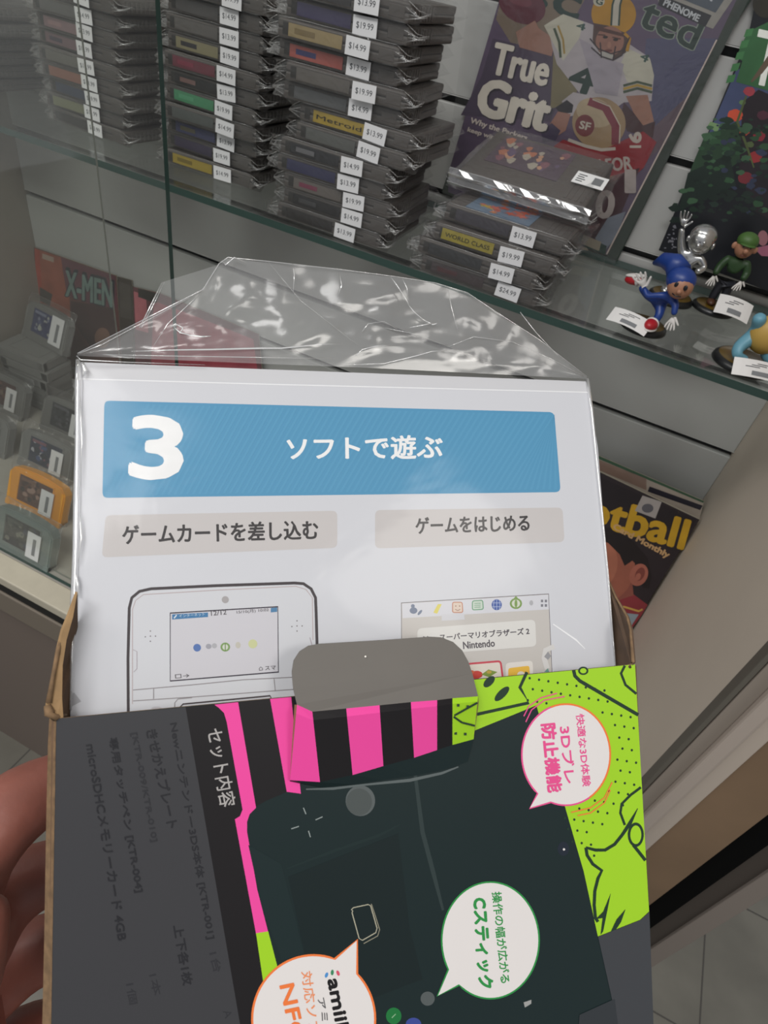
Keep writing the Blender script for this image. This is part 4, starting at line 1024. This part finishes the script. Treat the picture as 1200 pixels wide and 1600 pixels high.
flap3('inner_side_wall', [(121, 925, .0045), (98, 987, .0035), (84, 1062, .003), (80, 1112, .003), (90, 1123, .003), (118, 1121, .012), (122, 1000, .012)], mat('cardboard_inside_dark', '58422f', .85, k=.8, var=.2, scale=150))
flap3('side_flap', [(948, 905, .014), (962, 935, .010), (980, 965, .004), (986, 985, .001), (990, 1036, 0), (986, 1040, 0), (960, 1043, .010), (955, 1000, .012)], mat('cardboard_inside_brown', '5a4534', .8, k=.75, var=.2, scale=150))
b = MB()      # torn, curled corner lumps
p = lambda x, y, k: onPlane(x, y, PB - Nb * k, Nb)
b.tube([p(74, 1102, .0), p(77, 1114, -.0004), p(86, 1121, -.0002), p(104, 1117, .003)], [.0008, .0012, .0009, .0003], 0, seg=7)
b.tube([p(99, 984, .003), p(90, 1020, .001), p(82, 1062, .0), p(76, 1098, .0)], [.0003, .0006, .0005, .0008], 0, seg=6)
rebase(b.build('torn_edge', m_edge, smooth=True), bx); b = MB()
b.tube([p(949, 904, .012), p(962, 933, .009), p(980, 964, .004), p(985, 984, .001), p(989, 1034, -.0002), p(984, 1041, 0), p(966, 1043, .006)], [.0002, .0003, .0004, .0004, .0006, .0007, .0003], 0, seg=6)
rebase(b.build('torn_edge', m_edge, smooth=True), bx)

# bent tab of the front panel
FOLD = [(464, 1101), (488, 1112), (541, 1107), (593, 1102), (642, 1097), (683, 1094), (707, 1091), (747, 1088)]
MID = [(453, 1219), (500, 1222), (551, 1211), (599, 1197), (647, 1184), (683, 1172), (707, 1164), (740, 1155)]
LOW = [(453, 1221), (501, 1231), (553, 1226), (600, 1219), (648, 1212), (684, 1205), (708, 1199), (731, 1190)]
kf = lambda y0: .0045
def tp(x, y, k): return onPlane(x, y, PB + Nb * k, Nb)
b = MB(); tabm = [PINK, BLK, PINK, BLK, PINK, BLK, GRN]; allm = [PINK, BLK, GRN, TEAL, m_card, INK, mat('tab_grey_back', '6c6761', .6, k=.72, var=.03)]
mi = {id(PINK): 0, id(BLK): 1, id(GRN): 2}
for i in range(7):
    for (A0, A1, k0, k1) in ((0, .12, .0036, .0046), (.12, 1, .0046, .0012)):
        q = lambda j, t: (FOLD[j][0] + (MID[j][0] - FOLD[j][0]) * t, FOLD[j][1] + (MID[j][1] - FOLD[j][1]) * t)
        a0, b0, a1, b1 = q(i, A0), q(i + 1, A0), q(i, A1), q(i + 1, A1)
        b.add([tp(*a0, k0), tp(*b0, k0), tp(*b1, k1), tp(*a1, k1)], [[0, 3, 2, 1]], mi[id(tabm[i])])
    if i > 0 or 1:
        a0, b0, a1, b1 = MID[i], MID[i + 1], LOW[i], LOW[i + 1]
        b.add([tp(*a0, .0012), tp(*b0, .0012), tp(*b1, .0002), tp(*a1, .0002)], [[0, 3, 2, 1]], 3)
# left cut side of the tab
b.add([tp(*FOLD[0], .0036), tp(*MID[0], .0012), tp(MID[0][0], MID[0][1], .0001), tp(FOLD[0][0] - 4, FOLD[0][1], .0001)], [[0, 1, 2, 3]], 4)
b.add([tp(*FOLD[7], .0036), tp(*MID[7], .0012), tp(*LOW[7], .0002), tp(LOW[7][0] + 2, LOW[7][1] - 10, .0001), tp(FOLD[7][0] + 1, FOLD[7][1] + 10, .0001)], [[0, 1, 2, 3, 4]], 4)
def tstroke(pts, wd, m_):
    for (x0, y0), (x1, y1) in zip(pts, pts[1:]):
        dx, dy = x1 - x0, y1 - y0; q_ = math.hypot(dx, dy); ox, oy = -dy / q_ * wd / 2, dx / q_ * wd / 2
        kk = lambda y: .0046 - (y - 1100) / 60 * .0034 + .0002
        b.add([tp(x0 + ox, y0 + oy, kk(y0)), tp(x1 + ox, y1 + oy, kk(y1)), tp(x1 - ox, y1 - oy, kk(y1)), tp(x0 - ox, y0 - oy, kk(y0))], [[0, 1, 2, 3]], m_)
tstroke([(710, 1118), (728, 1108), (746, 1098)], 3, 5); tstroke([(709, 1120), (722, 1129), (742, 1134)], 3, 5)
for x, y in ((716, 1102), (731, 1104), (712, 1146), (727, 1147)): tstroke([(x - 2, y), (x + 2, y)], 4, 5)
rebase(b.build('bent_tab', allm), bx)
FL = [(464, 1101), (458, 1075), (456, 1050), (459, 1032), (468, 1018), (482, 1009), (500, 1006), (600, 1000), (672, 995), (690, 996), (708, 1003), (722, 1016), (732, 1034), (738, 1052), (747, 1088)] + FOLD[1:7][::-1]
b = MB(); top = [tp(x, y, .0036 - max(0, (1095 - y)) / 95 * .0030) for x, y in FL]
b.slab(top, -Nb * .0005, 0); b.sphere(tp(571, 1026, .0017), .0003, 1, seg=8)
rebase(b.build('tab_flap', [allm[6], mat('speck_white', 'e8e4dc', .6)]), bx)

# ---------------------------------------------------------------- leaflet
lf = empty('leaflet', tuple(onPlane(540, 900, PM, Nm))); tag(lf, 'white instruction leaflet with blue banner numbered 3, standing in the opened box', 'leaflet')
s = Sheet(PM, Nm, .000012)
K = lambda h, k=.76, r=.5: mat('ink_' + h, h, r, k=k, spec=.3)
PAP = mat('leaflet_paper', 'd9dae0', .55, k=.70, var=.015, scale=25)
LFO = [(123, 566), (918, 596), (934, 700), (962, 1046), (974, 1200), (105, 1260), (110, 1112), (116, 800)]
s.poly(LFO, PAP)
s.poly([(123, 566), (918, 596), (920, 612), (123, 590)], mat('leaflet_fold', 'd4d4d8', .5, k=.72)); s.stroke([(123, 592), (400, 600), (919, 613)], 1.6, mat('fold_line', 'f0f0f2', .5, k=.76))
BL = K('4c94bc'); BAN = s.rrect([(163, 626), (866, 644), (876, 769), (160, 778)], 9, BL)
LY = s.top()
for k in range(76):           # fine diagonal stripes of the banner
    x0 = 168 + k * 9.6; x1 = x0 + 4
    ytop = lambda x: 630 + (x - 163) * .0256; ybot = lambda x: 774 - (x - 160) * .0126
    dx = 62
    P = [(x0 + dx, ytop(x0 + dx)), (x1 + dx, ytop(x1 + dx)), (x1 - dx * .2, ybot(x1)), (x0 - dx * .2, ybot(x0))]
    P = [(min(866 + (y - 644) * .07, max(163, x)), y) for x, y in P]
    if P[1][0] - P[0][0] + P[2][0] - P[3][0] > 1: s.poly(P, K('5199c0'), layer=LY)
s.text('3', (205, 745), (281, 748), 94, K('f0f0f0', .78), 5.0)
s.text('ソフトで遊ぶ', (449, 719), (691, 716), 36, K('f0f0f0', .78), 1.1)
GL = K('c8c3c2')
s.rrect([(165, 805), (527, 798), (527, 856), (159, 871)], 9, GL); s.rrect([(586, 797), (879, 793), (882, 847), (586, 857)], 9, GL)
s.text('ゲームカードを差し込む', (192, 850), (497, 842), 29, K('2e2a2c'), .9); s.text('ゲームをはじめる', (650, 834), (827, 829), 25, K('2e2a2c'), .8)
s.poly([(110, 1086), (116, 1082), (127, 1096), (110, 1105)], K('a8a8ac'))
# drawn handheld console
DK = K('3a3236'); LN = K('8c8688'); 
body = [(201, 1200), (200, 1030), (202, 950), (206, 934), (218, 924), (236, 920), (340, 915), (460, 911), (474, 912), (486, 920), (493, 934), (494, 960), (496, 1030), (498, 1180)]
s.poly(body, K('d4d5da', .75)); s.stroke(body, 4.6, DK)
s.stroke([(207, 1100), (207, 952), (212, 938), (224, 929), (340, 922), (462, 916), (478, 921), (488, 934), (489, 1000)], 1.2, K('b8a8a8'))
s.ell(352, 937, 5.5, 5.5, K('a8a4a4'))
SCR = [(266, 958), (434, 948), (435, 1050), (266, 1064)]
s.poly(SCR, K('c8c6cc', .82)); s.stroke(SCR, 2.2, K('2c2434'), closed=True)
s.poly([(269, 960), (325, 957), (325, 964), (269, 968)], K('3c78a8')); s.stroke([(272, 966), (276, 961)], 2, K('d8e0e8'))
s.text('インターネット', (280, 965), (320, 962), 5, K('c8d8e4')); s.text('12/12', (330, 962), (354, 960), 7, K('5c585c'), .2); s.text('15/10(月) 10:02', (370, 960), (420, 956), 6, K('5c585c'), .1); s.poly([(423, 950), (433, 949), (433, 956), (423, 957)], K('4c80a8'))
s.ell(308, 1012, 6, 6, K('5474b0')); s.ell(352, 1011, 7.5, 7, K('7c9c5c')); s.ell(352, 1011, 4.5, 4.5, K('d0d4c8')); s.stroke([(352, 1005), (352, 1017)], 1.4, K('6c8c4c')); s.ell(395, 1006, 7, 7, K('cccf9c')); s.ell(372, 1008, 4, 5, K('c4c0b4'))
s.ell(326, 1010, 4.5, 4, K('a0a0a8')); s.ell(335, 1009, 4, 4, K('b0b0b4'))
s.text('□→', (274, 1060), (296, 1058), 6, K('5c585c'), .2); s.text('⌂ スマ', (405, 1048), (431, 1046), 6, K('5c585c'), .2)
for cx, cy in ((235, 994), (464, 978)):
    for dx, dy in ((0, -8), (0, 8), (-8, 1), (8, 0), (0, 0)): s.ell(cx + dx, cy + dy, 1.1, 1.1, K('7c7678'), n=8)
s.stroke([(208, 1078), (300, 1070), (380, 1062), (497, 1056)], 1.2, LN); s.stroke([(208, 1095), (300, 1089), (380, 1083), (470, 1076)], 1.2, LN)
s.stroke([(240, 1075), (240, 1092)], 1, LN); s.stroke([(428, 1060), (430, 1079)], 1, LN)
s.stroke([(281, 1160), (282, 1104), (286, 1100), (422, 1087), (424, 1092), (424, 1100)], 2.2, K('3c3034')); s.stroke([(273, 1150), (273, 1098), (278, 1092), (300, 1090)], 1, LN)
s.stroke([(208, 1015), (214, 1018), (214, 1045), (209, 1050)], 1, K('a89ca4')); s.stroke([(484, 996), (488, 1010)], 1.2, K('a89ca4'))
s.ell(245, 1108, 9, 4, K('c0bcc0'), a0=180, a1=360)
# drawn screen at the right
SC2 = [(627, 942), (857, 928), (866, 1130), (628, 1130)]
s.poly(SC2, K('c6c1bc')); s.poly([(628, 943), (857, 929), (859, 952), (629, 966)], K('d4d4da')); s.stroke(SC2, 1.3, K('6c666c'), closed=True)
s.poly([(690, 960), (725, 958), (726, 968), (690, 970)], K('cfcfd4'))
s.ell(646, 954, 6, 5, K('6c7890')); s.ell(656, 957, 5, 2, K('6c7890'), rot=-50); s.ell(645, 947, 3, 3, K('6c7890'))
s.poly([(677, 957), (684, 944), (690, 944), (683, 959)], K('dccf60'))
FR = s.rrect([(707, 941), (722, 941), (723, 957), (707, 957)], 3, K('dcc8b8')); s.stroke(FR, 1.4, K('c07c5c'), closed=True); s.ell(712, 947, 1, 1, K('8c5c4c'), n=8); s.ell(718, 947, 1, 1, K('8c5c4c'), n=8); s.stroke([(711, 952), (715, 954), (719, 952)], .9, K('8c5c4c'))
FR = s.rrect([(738, 939), (754, 938), (755, 952), (738, 953)], 3, K('c8d4c8')); s.stroke(FR, 1.6, K('6ca07c'), closed=True)
for k in range(3): s.stroke([(741, 943 + 3 * k), (751, 942.5 + 3 * k)], 1, K('6ca07c'))
s.ell(776, 945, 8, 8.5, K('3c58a0'))
for q in ([(769, 942), (783, 942)], [(769, 948), (783, 948)], [(776, 937), (776, 953)], [(772, 938), (771, 945), (772, 952)], [(780, 938), (781, 945), (780, 952)]): s.stroke(q, .8, K('b0bcdc'))
s.ell(806, 943, 9.5, 8.5, K('78984c')); s.ell(806, 943, 6.5, 6, K('d0d4c4')); s.ell(806, 943, 2.2, 6, K('78984c')); s.poly([(801, 937), (806, 931), (811, 937)], K('78984c'))
s.ell(830, 942, 3, 4, K('b0b0b4'))
for x in (845, 851):
    for y in (939, 946): s.poly([(x, y - 2), (x + 3.6, y - 2), (x + 3.6, y + 2), (x, y + 2)], K('7c7c84'))
s.rrect([(652, 982), (836, 968), (838, 1010), (652, 1024)], 8, K('dcdad6'))
s.text('New スーパーマリオブラザーズ 2', (662, 1003), (827, 991), 10.5, K('4a444c'), .35); s.text('Nintendo', (724, 1014), (773, 1010), 11, K('4a444c'), .35)
CR = s.rrect([(700, 1040), (782, 1033), (785, 1056), (787, 1075), (700, 1080)], 5, K('e0d8cc')); s.stroke(CR, 3, K('c84050'), closed=True)
s.rrect([(790, 1036), (832, 1032), (834, 1075), (790, 1080)], 6, K('e2ddd6')); s.rrect([(794, 1044), (827, 1040), (829, 1080), (794, 1080)], 4, K('e8b83c')); s.ell(814, 1054, 6, 5, K('e4dccc'))
s.ell(745, 1054, 9, 6, K('cc3c30')); s.ell(736, 1050, 5, 3, K('d46038')); s.poly([(752, 1054), (763, 1046), (777, 1050), (764, 1058)], K('7c9438')); s.ell(764, 1050, 4, 2.5, K('b8a03c'))
s.stroke([(866, 1010), (852, 1016), (850, 1028), (855, 1045)], 8, K('d6d4d2')); s.poly([(850, 1026), (856, 1018), (861, 1025), (856, 1031)], K('98989c')); s.poly([(850, 1050), (856, 1044), (858, 1050)], K('68988c'))
s.stroke([(864, 975), (900, 1000), (914, 1014)], [1.5, 2.5, 1], K('e8e8ea', .88))
sp = s.build('printed_page', lf)
b = MB(); b.slab([s.pt(x, y, -1) for x, y in LFO], -Nm * .0022, 0)
rebase(b.build('page_block', mat('leaflet_pages', 'e4e2de', .6, k=1.0)), lf)

# ---------------------------------------------------------------- plastic bag round the leaflet
pb_ = empty('plastic_bag', tuple(onPlane(520, 570, PM, Nm))); tag(pb_, 'clear crumpled plastic bag pulled over the white leaflet, its open end sticking up', 'plastic bag')
m_film = film('clear_bag_film', (.97, .97, .975), haze=.08, gloss=.22, rough=.16, bump=.10, scale=30, base=.03)
m_film2 = film('bag_film_front', (.99, .99, .99), haze=.01, gloss=.14, rough=.12, bump=.10, scale=22, base=.004)
m_crease = film('bag_crease', (.92, .92, .92), haze=.35, gloss=.5, rough=.12, base=.3)
m_glint = film('bag_fold_glint', (.95, .95, .95), haze=.8, gloss=.5, rough=.1, base=.35)  # whitened film: glints along the folds are put into the colour
def mp(x, y, k): return onPlane(x, y, PM + Nm * k, Nm)
# film on the page front
b = MB(); n1, n2 = 26, 22; vs = []
for j in range(n2 + 1):
    v = j / n2
    for i in range(n1 + 1):
        u = i / n1; xa, ya = 121 + (108 - 121) * v, 562 + (1190 - 562) * v; xb, yb_ = 919 + (972 - 919) * v, 592 + (1180 - 592) * v
        x, y = xa + (xb - xa) * u, ya + (yb_ - ya) * u
        vs.append(mp(x, y, .0012 + .0003 * noise.noise(Vector((x * .02, y * .02, 0)))))
b.add(vs, [[j * (n1 + 1) + i, j * (n1 + 1) + i + 1, (j + 1) * (n1 + 1) + i + 1, (j + 1) * (n1 + 1) + i] for j in range(n2) for i in range(n1)], 0)
rebase(b.build('front_film', m_film2, smooth=True), pb_)
# open crumpled end
BOT = [(121, 556), (210, 560), (330, 565), (450, 570), (560, 574), (680, 580), (800, 586), (917, 592)]
TOP = [(121, 552), (317, 452), (342, 412), (356, 402), (418, 408), (534, 421), (618, 432), (681, 442), (730, 457), (772, 485), (842, 530), (917, 588)]
def arc(P, n):
    D = [0]
    for a, c in zip(P, P[1:]): D.append(D[-1] + math.hypot(c[0] - a[0], c[1] - a[1]))
    out = []
    for k in range(n + 1):
        t_ = D[-1] * k / n; j = 0
        while j < len(D) - 2 and D[j + 1] < t_: j += 1
        f = (t_ - D[j]) / (D[j + 1] - D[j]); out.append((P[j][0] + (P[j + 1][0] - P[j][0]) * f, P[j][1] + (P[j + 1][1] - P[j][1]) * f))
    return out
def ridged(x, y, sd):
    q = Vector((x * .011 + sd, y * .014, sd * 2.1)); r = 1 - abs(noise.noise(q)) * 2.2
    q2 = q * 2.7; return r * .6 + (1 - abs(noise.noise(q2)) * 2) * .25
nu, nv = 70, 26; A_, T_ = arc(BOT, nu), arc(TOP, nu)
for layer, (sd, k0) in enumerate(((1.3, .0012), (6.1, -.0026))):
    b = MB(); vs = []
    for j in range(nv + 1):
        v = j / nv
        for i in range(nu + 1):
            x, y = A_[i][0] + (T_[i][0] - A_[i][0]) * v, A_[i][1] + (T_[i][1] - A_[i][1]) * v
            amp = min(1, v * 4) * (1 - .6 * max(0, v - .8) / .2) * min(1, i / 6, (nu - i) / 6)
            k = (k0 * (1 - v) + (ridged(x, y, sd) - .45) * .0020 * amp) + (.0015 if layer == 0 else -.0005) * math.sin(v * math.pi)
            vs.append(mp(x, y, k))
    b.add(vs, [[j * (nu + 1) + i, j * (nu + 1) + i + 1, (j + 1) * (nu + 1) + i + 1, (j + 1) * (nu + 1) + i] for j in range(nv) for i in range(nu)], 0)
    rebase(b.build('open_end_film', m_film, smooth=True), pb_)
b = MB(); b.add([mp(218, 512, -.0015), mp(253, 441, -.002), mp(343, 413, -.001), mp(317, 454, .0)], [[0, 1, 2, 3]], 0); rebase(b.build('side_fold_film', m_film), pb_)
def crease(pts, w, m_=0, k=.0022): 
    W3 = w if isinstance(w, list) else [w] * len(pts)
    cr.tube([mp(x, y, k + .0006 * math.sin(i * 1.7)) for i, (x, y) in enumerate(pts)], [q * .00018 for q in W3], m_, seg=6, flat=.5)
cr = MB()
crease(TOP, [.8, .8, 1.2, 1.6] + [.9] * 7 + [.8], 0, .0004)
crease([(124, 552), (160, 538), (212, 510), (317, 454)], .9, 0, .001)
crease([(218, 512), (236, 476), (253, 441)], .9, 0, -.001); crease([(221, 512), (240, 476), (257, 440)], .7, 0, -.002); pass
crease([(813, 488), (838, 520), (872, 556)], 1.3, 0, -.001)
crease([(205, 549), (260, 547), (330, 546), (410, 544), (440, 544), (500, 538), (534, 537)], [.5, 1.4, 2.2, 2.6, 2, 1, .4], 1, .003)
crease([(160, 554), (260, 556), (380, 558), (520, 560)], [.4, .8, .9, .4], 1, .003)
crease([(268, 508), (282, 520), (298, 524), (316, 526), (330, 525)], [.6, 1.6, 1, 2, .5], 1); crease([(266, 512), (274, 506), (286, 512), (280, 522)], [.5, 1.2, 1, .4], 1)
crease([(638, 476), (648, 488), (662, 500), (676, 507), (683, 505)], [.5, 1.2, 1, 2.4, 1], 1); crease([(640, 512), (660, 508), (681, 504)], [.4, 1.8, .6], 1)
crease([(610, 432), (622, 448), (636, 470), (640, 480)], [.5, 1.3, .8, .5], 1); crease([(628, 434), (636, 450), (637, 462)], [.4, .9, .3], 1)
crease([(457, 412), (460, 430), (458, 456)], .6, 0); crease([(530, 425), (534, 446), (528, 462)], [.6, .9, .4], 0); crease([(700, 452), (706, 482), (716, 520)], [.3, .8, .3], 0)
crease([(566, 518), (575, 506), (600, 502), (620, 514)], .7, 0); crease([(556, 556), (566, 546), (590, 540), (620, 540)], [.4, 1.1, 1, .4], 1)
crease([(540, 570), (600, 568), (650, 556), (674, 549), (700, 548)], [.4, 1, 1.6, 1, .4], 1); crease([(600, 512), (640, 520), (700, 540)], .7, 0)
crease([(700, 542), (740, 526), (800, 534), (860, 560), (912, 588)], [.4, .9, .6, .8, .9], 0); crease([(348, 406), (352, 414), (366, 402), (384, 410)], [.9, 1.3, 1.4, .6], 1)
crease([(120, 556), (126, 562), (200, 566), (320, 570)], [1, 1.2, .8, .4], 1)
crease([(317, 454), (290, 480), (262, 506), (240, 540)], [.6, .8, .6, .3], 0); crease([(420, 410), (470, 470), (560, 540)], .35, 0)
rebase(cr.build('creases_and_glints', [m_crease, m_glint], smooth=True), pb_)
# film rolled round the left and right edges of the leaflet, catching the light
b = MB()
for pts, w in (([(122, 562), (123, 600), (121, 700), (120, 780), (118, 860), (115, 940), (112, 1040), (110, 1110)], [1.4, 2.4, 1.6, 2.2, 1.8, 2, 1.2, .8]), ([(918, 592), (924, 640), (932, 720), (940, 800), (950, 900), (957, 990), (962, 1044)], [1.6, 1.5, 1.3, 1.1, .8, .7, .6])):
    b.tube([mp(x, y, .0004) for x, y in pts], [q * .00042 for q in w], 0, seg=10)
    if pts[0][0] > 900: rebase(b.build('edge_film', [film('edge_film', (.95, .95, .96), haze=.25, gloss=.6, rough=.15, base=.15), m_glint], smooth=True), pb_)
    else: b0 = b; b = MB()
b = b0
b.tube([mp(x, y, .0016) for x, y in ((129, 566), (133, 578), (130, 588))], [.0003, .0007, .0002], 1, seg=6)  # white streaks painted in as highlights on the film edge
b.tube([mp(x, y, .0014) for x, y in ((125, 620), (128, 680), (126, 760))], [.0001, .00035, .0001], 1, seg=6)
b.tube([mp(x, y, .0014) for x, y in ((125, 800), (127, 840), (122, 880))], [.0001, .0004, .0001], 1, seg=6); b.tube([mp(x, y, .0014) for x, y in ((119, 898), (121, 912), (122, 932))], [.0002, .0004, .0002], 1, seg=6)
rebase(b.build('edge_film', [film('edge_film', (.95, .95, .96), haze=.25, gloss=.6, rough=.15, base=.15), m_glint], smooth=True), pb_)

# ================================================================== HAND HOLDING THE BOX
hd = empty('hand', tuple(atD(-60, 1600, .21))); tag(hd, 'bare hand gripping the left side of the opened box from behind', 'hand')
HP = [(-150, 1840, .215, .024), (-95, 1680, .212, .021), (-70, 1520, .214, .018), (-75, 1600, .236, .020),
      # index
      (-60, 1350, .206, .0155), (10, 1262, .214, .0150), (112, 1215, .236, .0120), (230, 1215, .243, .0095), (320, 1222, .246, .0072),
      # middle
      (-50, 1460, .230, .0150), (30, 1375, .243, .0140), (150, 1345, .250, .0110), (270, 1360, .250, .0088), (370, 1362, .250, .007),
      # ring
      (-60, 1590, .252, .0165), (30, 1490, .262, .0155), (150, 1465, .262, .0120), (260, 1470, .256, .0085), (350, 1480, .256, .0068),
      # little
      (-60, 1720, .252, .0180), (35, 1625, .266, .0165), (135, 1600, .268, .0120), (220, 1600, .262, .0074), (280, 1647, .256, .006),
      # thumb, along the outside of the box
      (-98, 1640, .192, .0130), (-58, 1530, .184, .0115), (-40, 1440, .186, .0105), (-30, 1390, .190, .0085),
      # wrist and forearm
      (-230, 2050, .218, .027), (-330, 2400, .222, .031)]
HE = [(0, 1), (1, 2), (1, 3), (2, 4), (4, 5), (5, 6), (6, 7), (7, 8), (2, 9), (9, 10), (10, 11), (11, 12), (12, 13), (3, 14), (14, 15), (15, 16), (16, 17), (17, 18),
      (3, 19), (19, 20), (20, 21), (21, 22), (22, 23), (1, 24), (24, 25), (25, 26), (26, 27), (0, 28), (28, 29)]
m_skin = mat('hand_skin', 'a8685a', .5, k=.62, var=.08, scale=90, bump=.25)
m_skin.node_tree.nodes['Principled BSDF'].inputs['Subsurface Weight'].default_value = .2
m_skin.node_tree.nodes['Principled BSDF'].inputs['Subsurface Radius'].default_value = (.008, .003, .0015)
ho = skin_obj('hand_skin', [atD(x, y, d) for x, y, d, r in HP], HE, [r for *_, r in HP], m_skin, None, 2)
rebase(ho, hd)
b = MB()
p0 = atD(-30, 1392, .190); n_ = (EYE - p0).normalized(); b.sphere(p0 + n_ * .0060 + Vector((-.002, 0, .002)), (.0050, .0022, .0062), 0, seg=14)
nl = b.build('thumbnail', mat('nail', 'c89484', .35, k=.85), smooth=True); rebase(nl, hd); nl.parent = ho
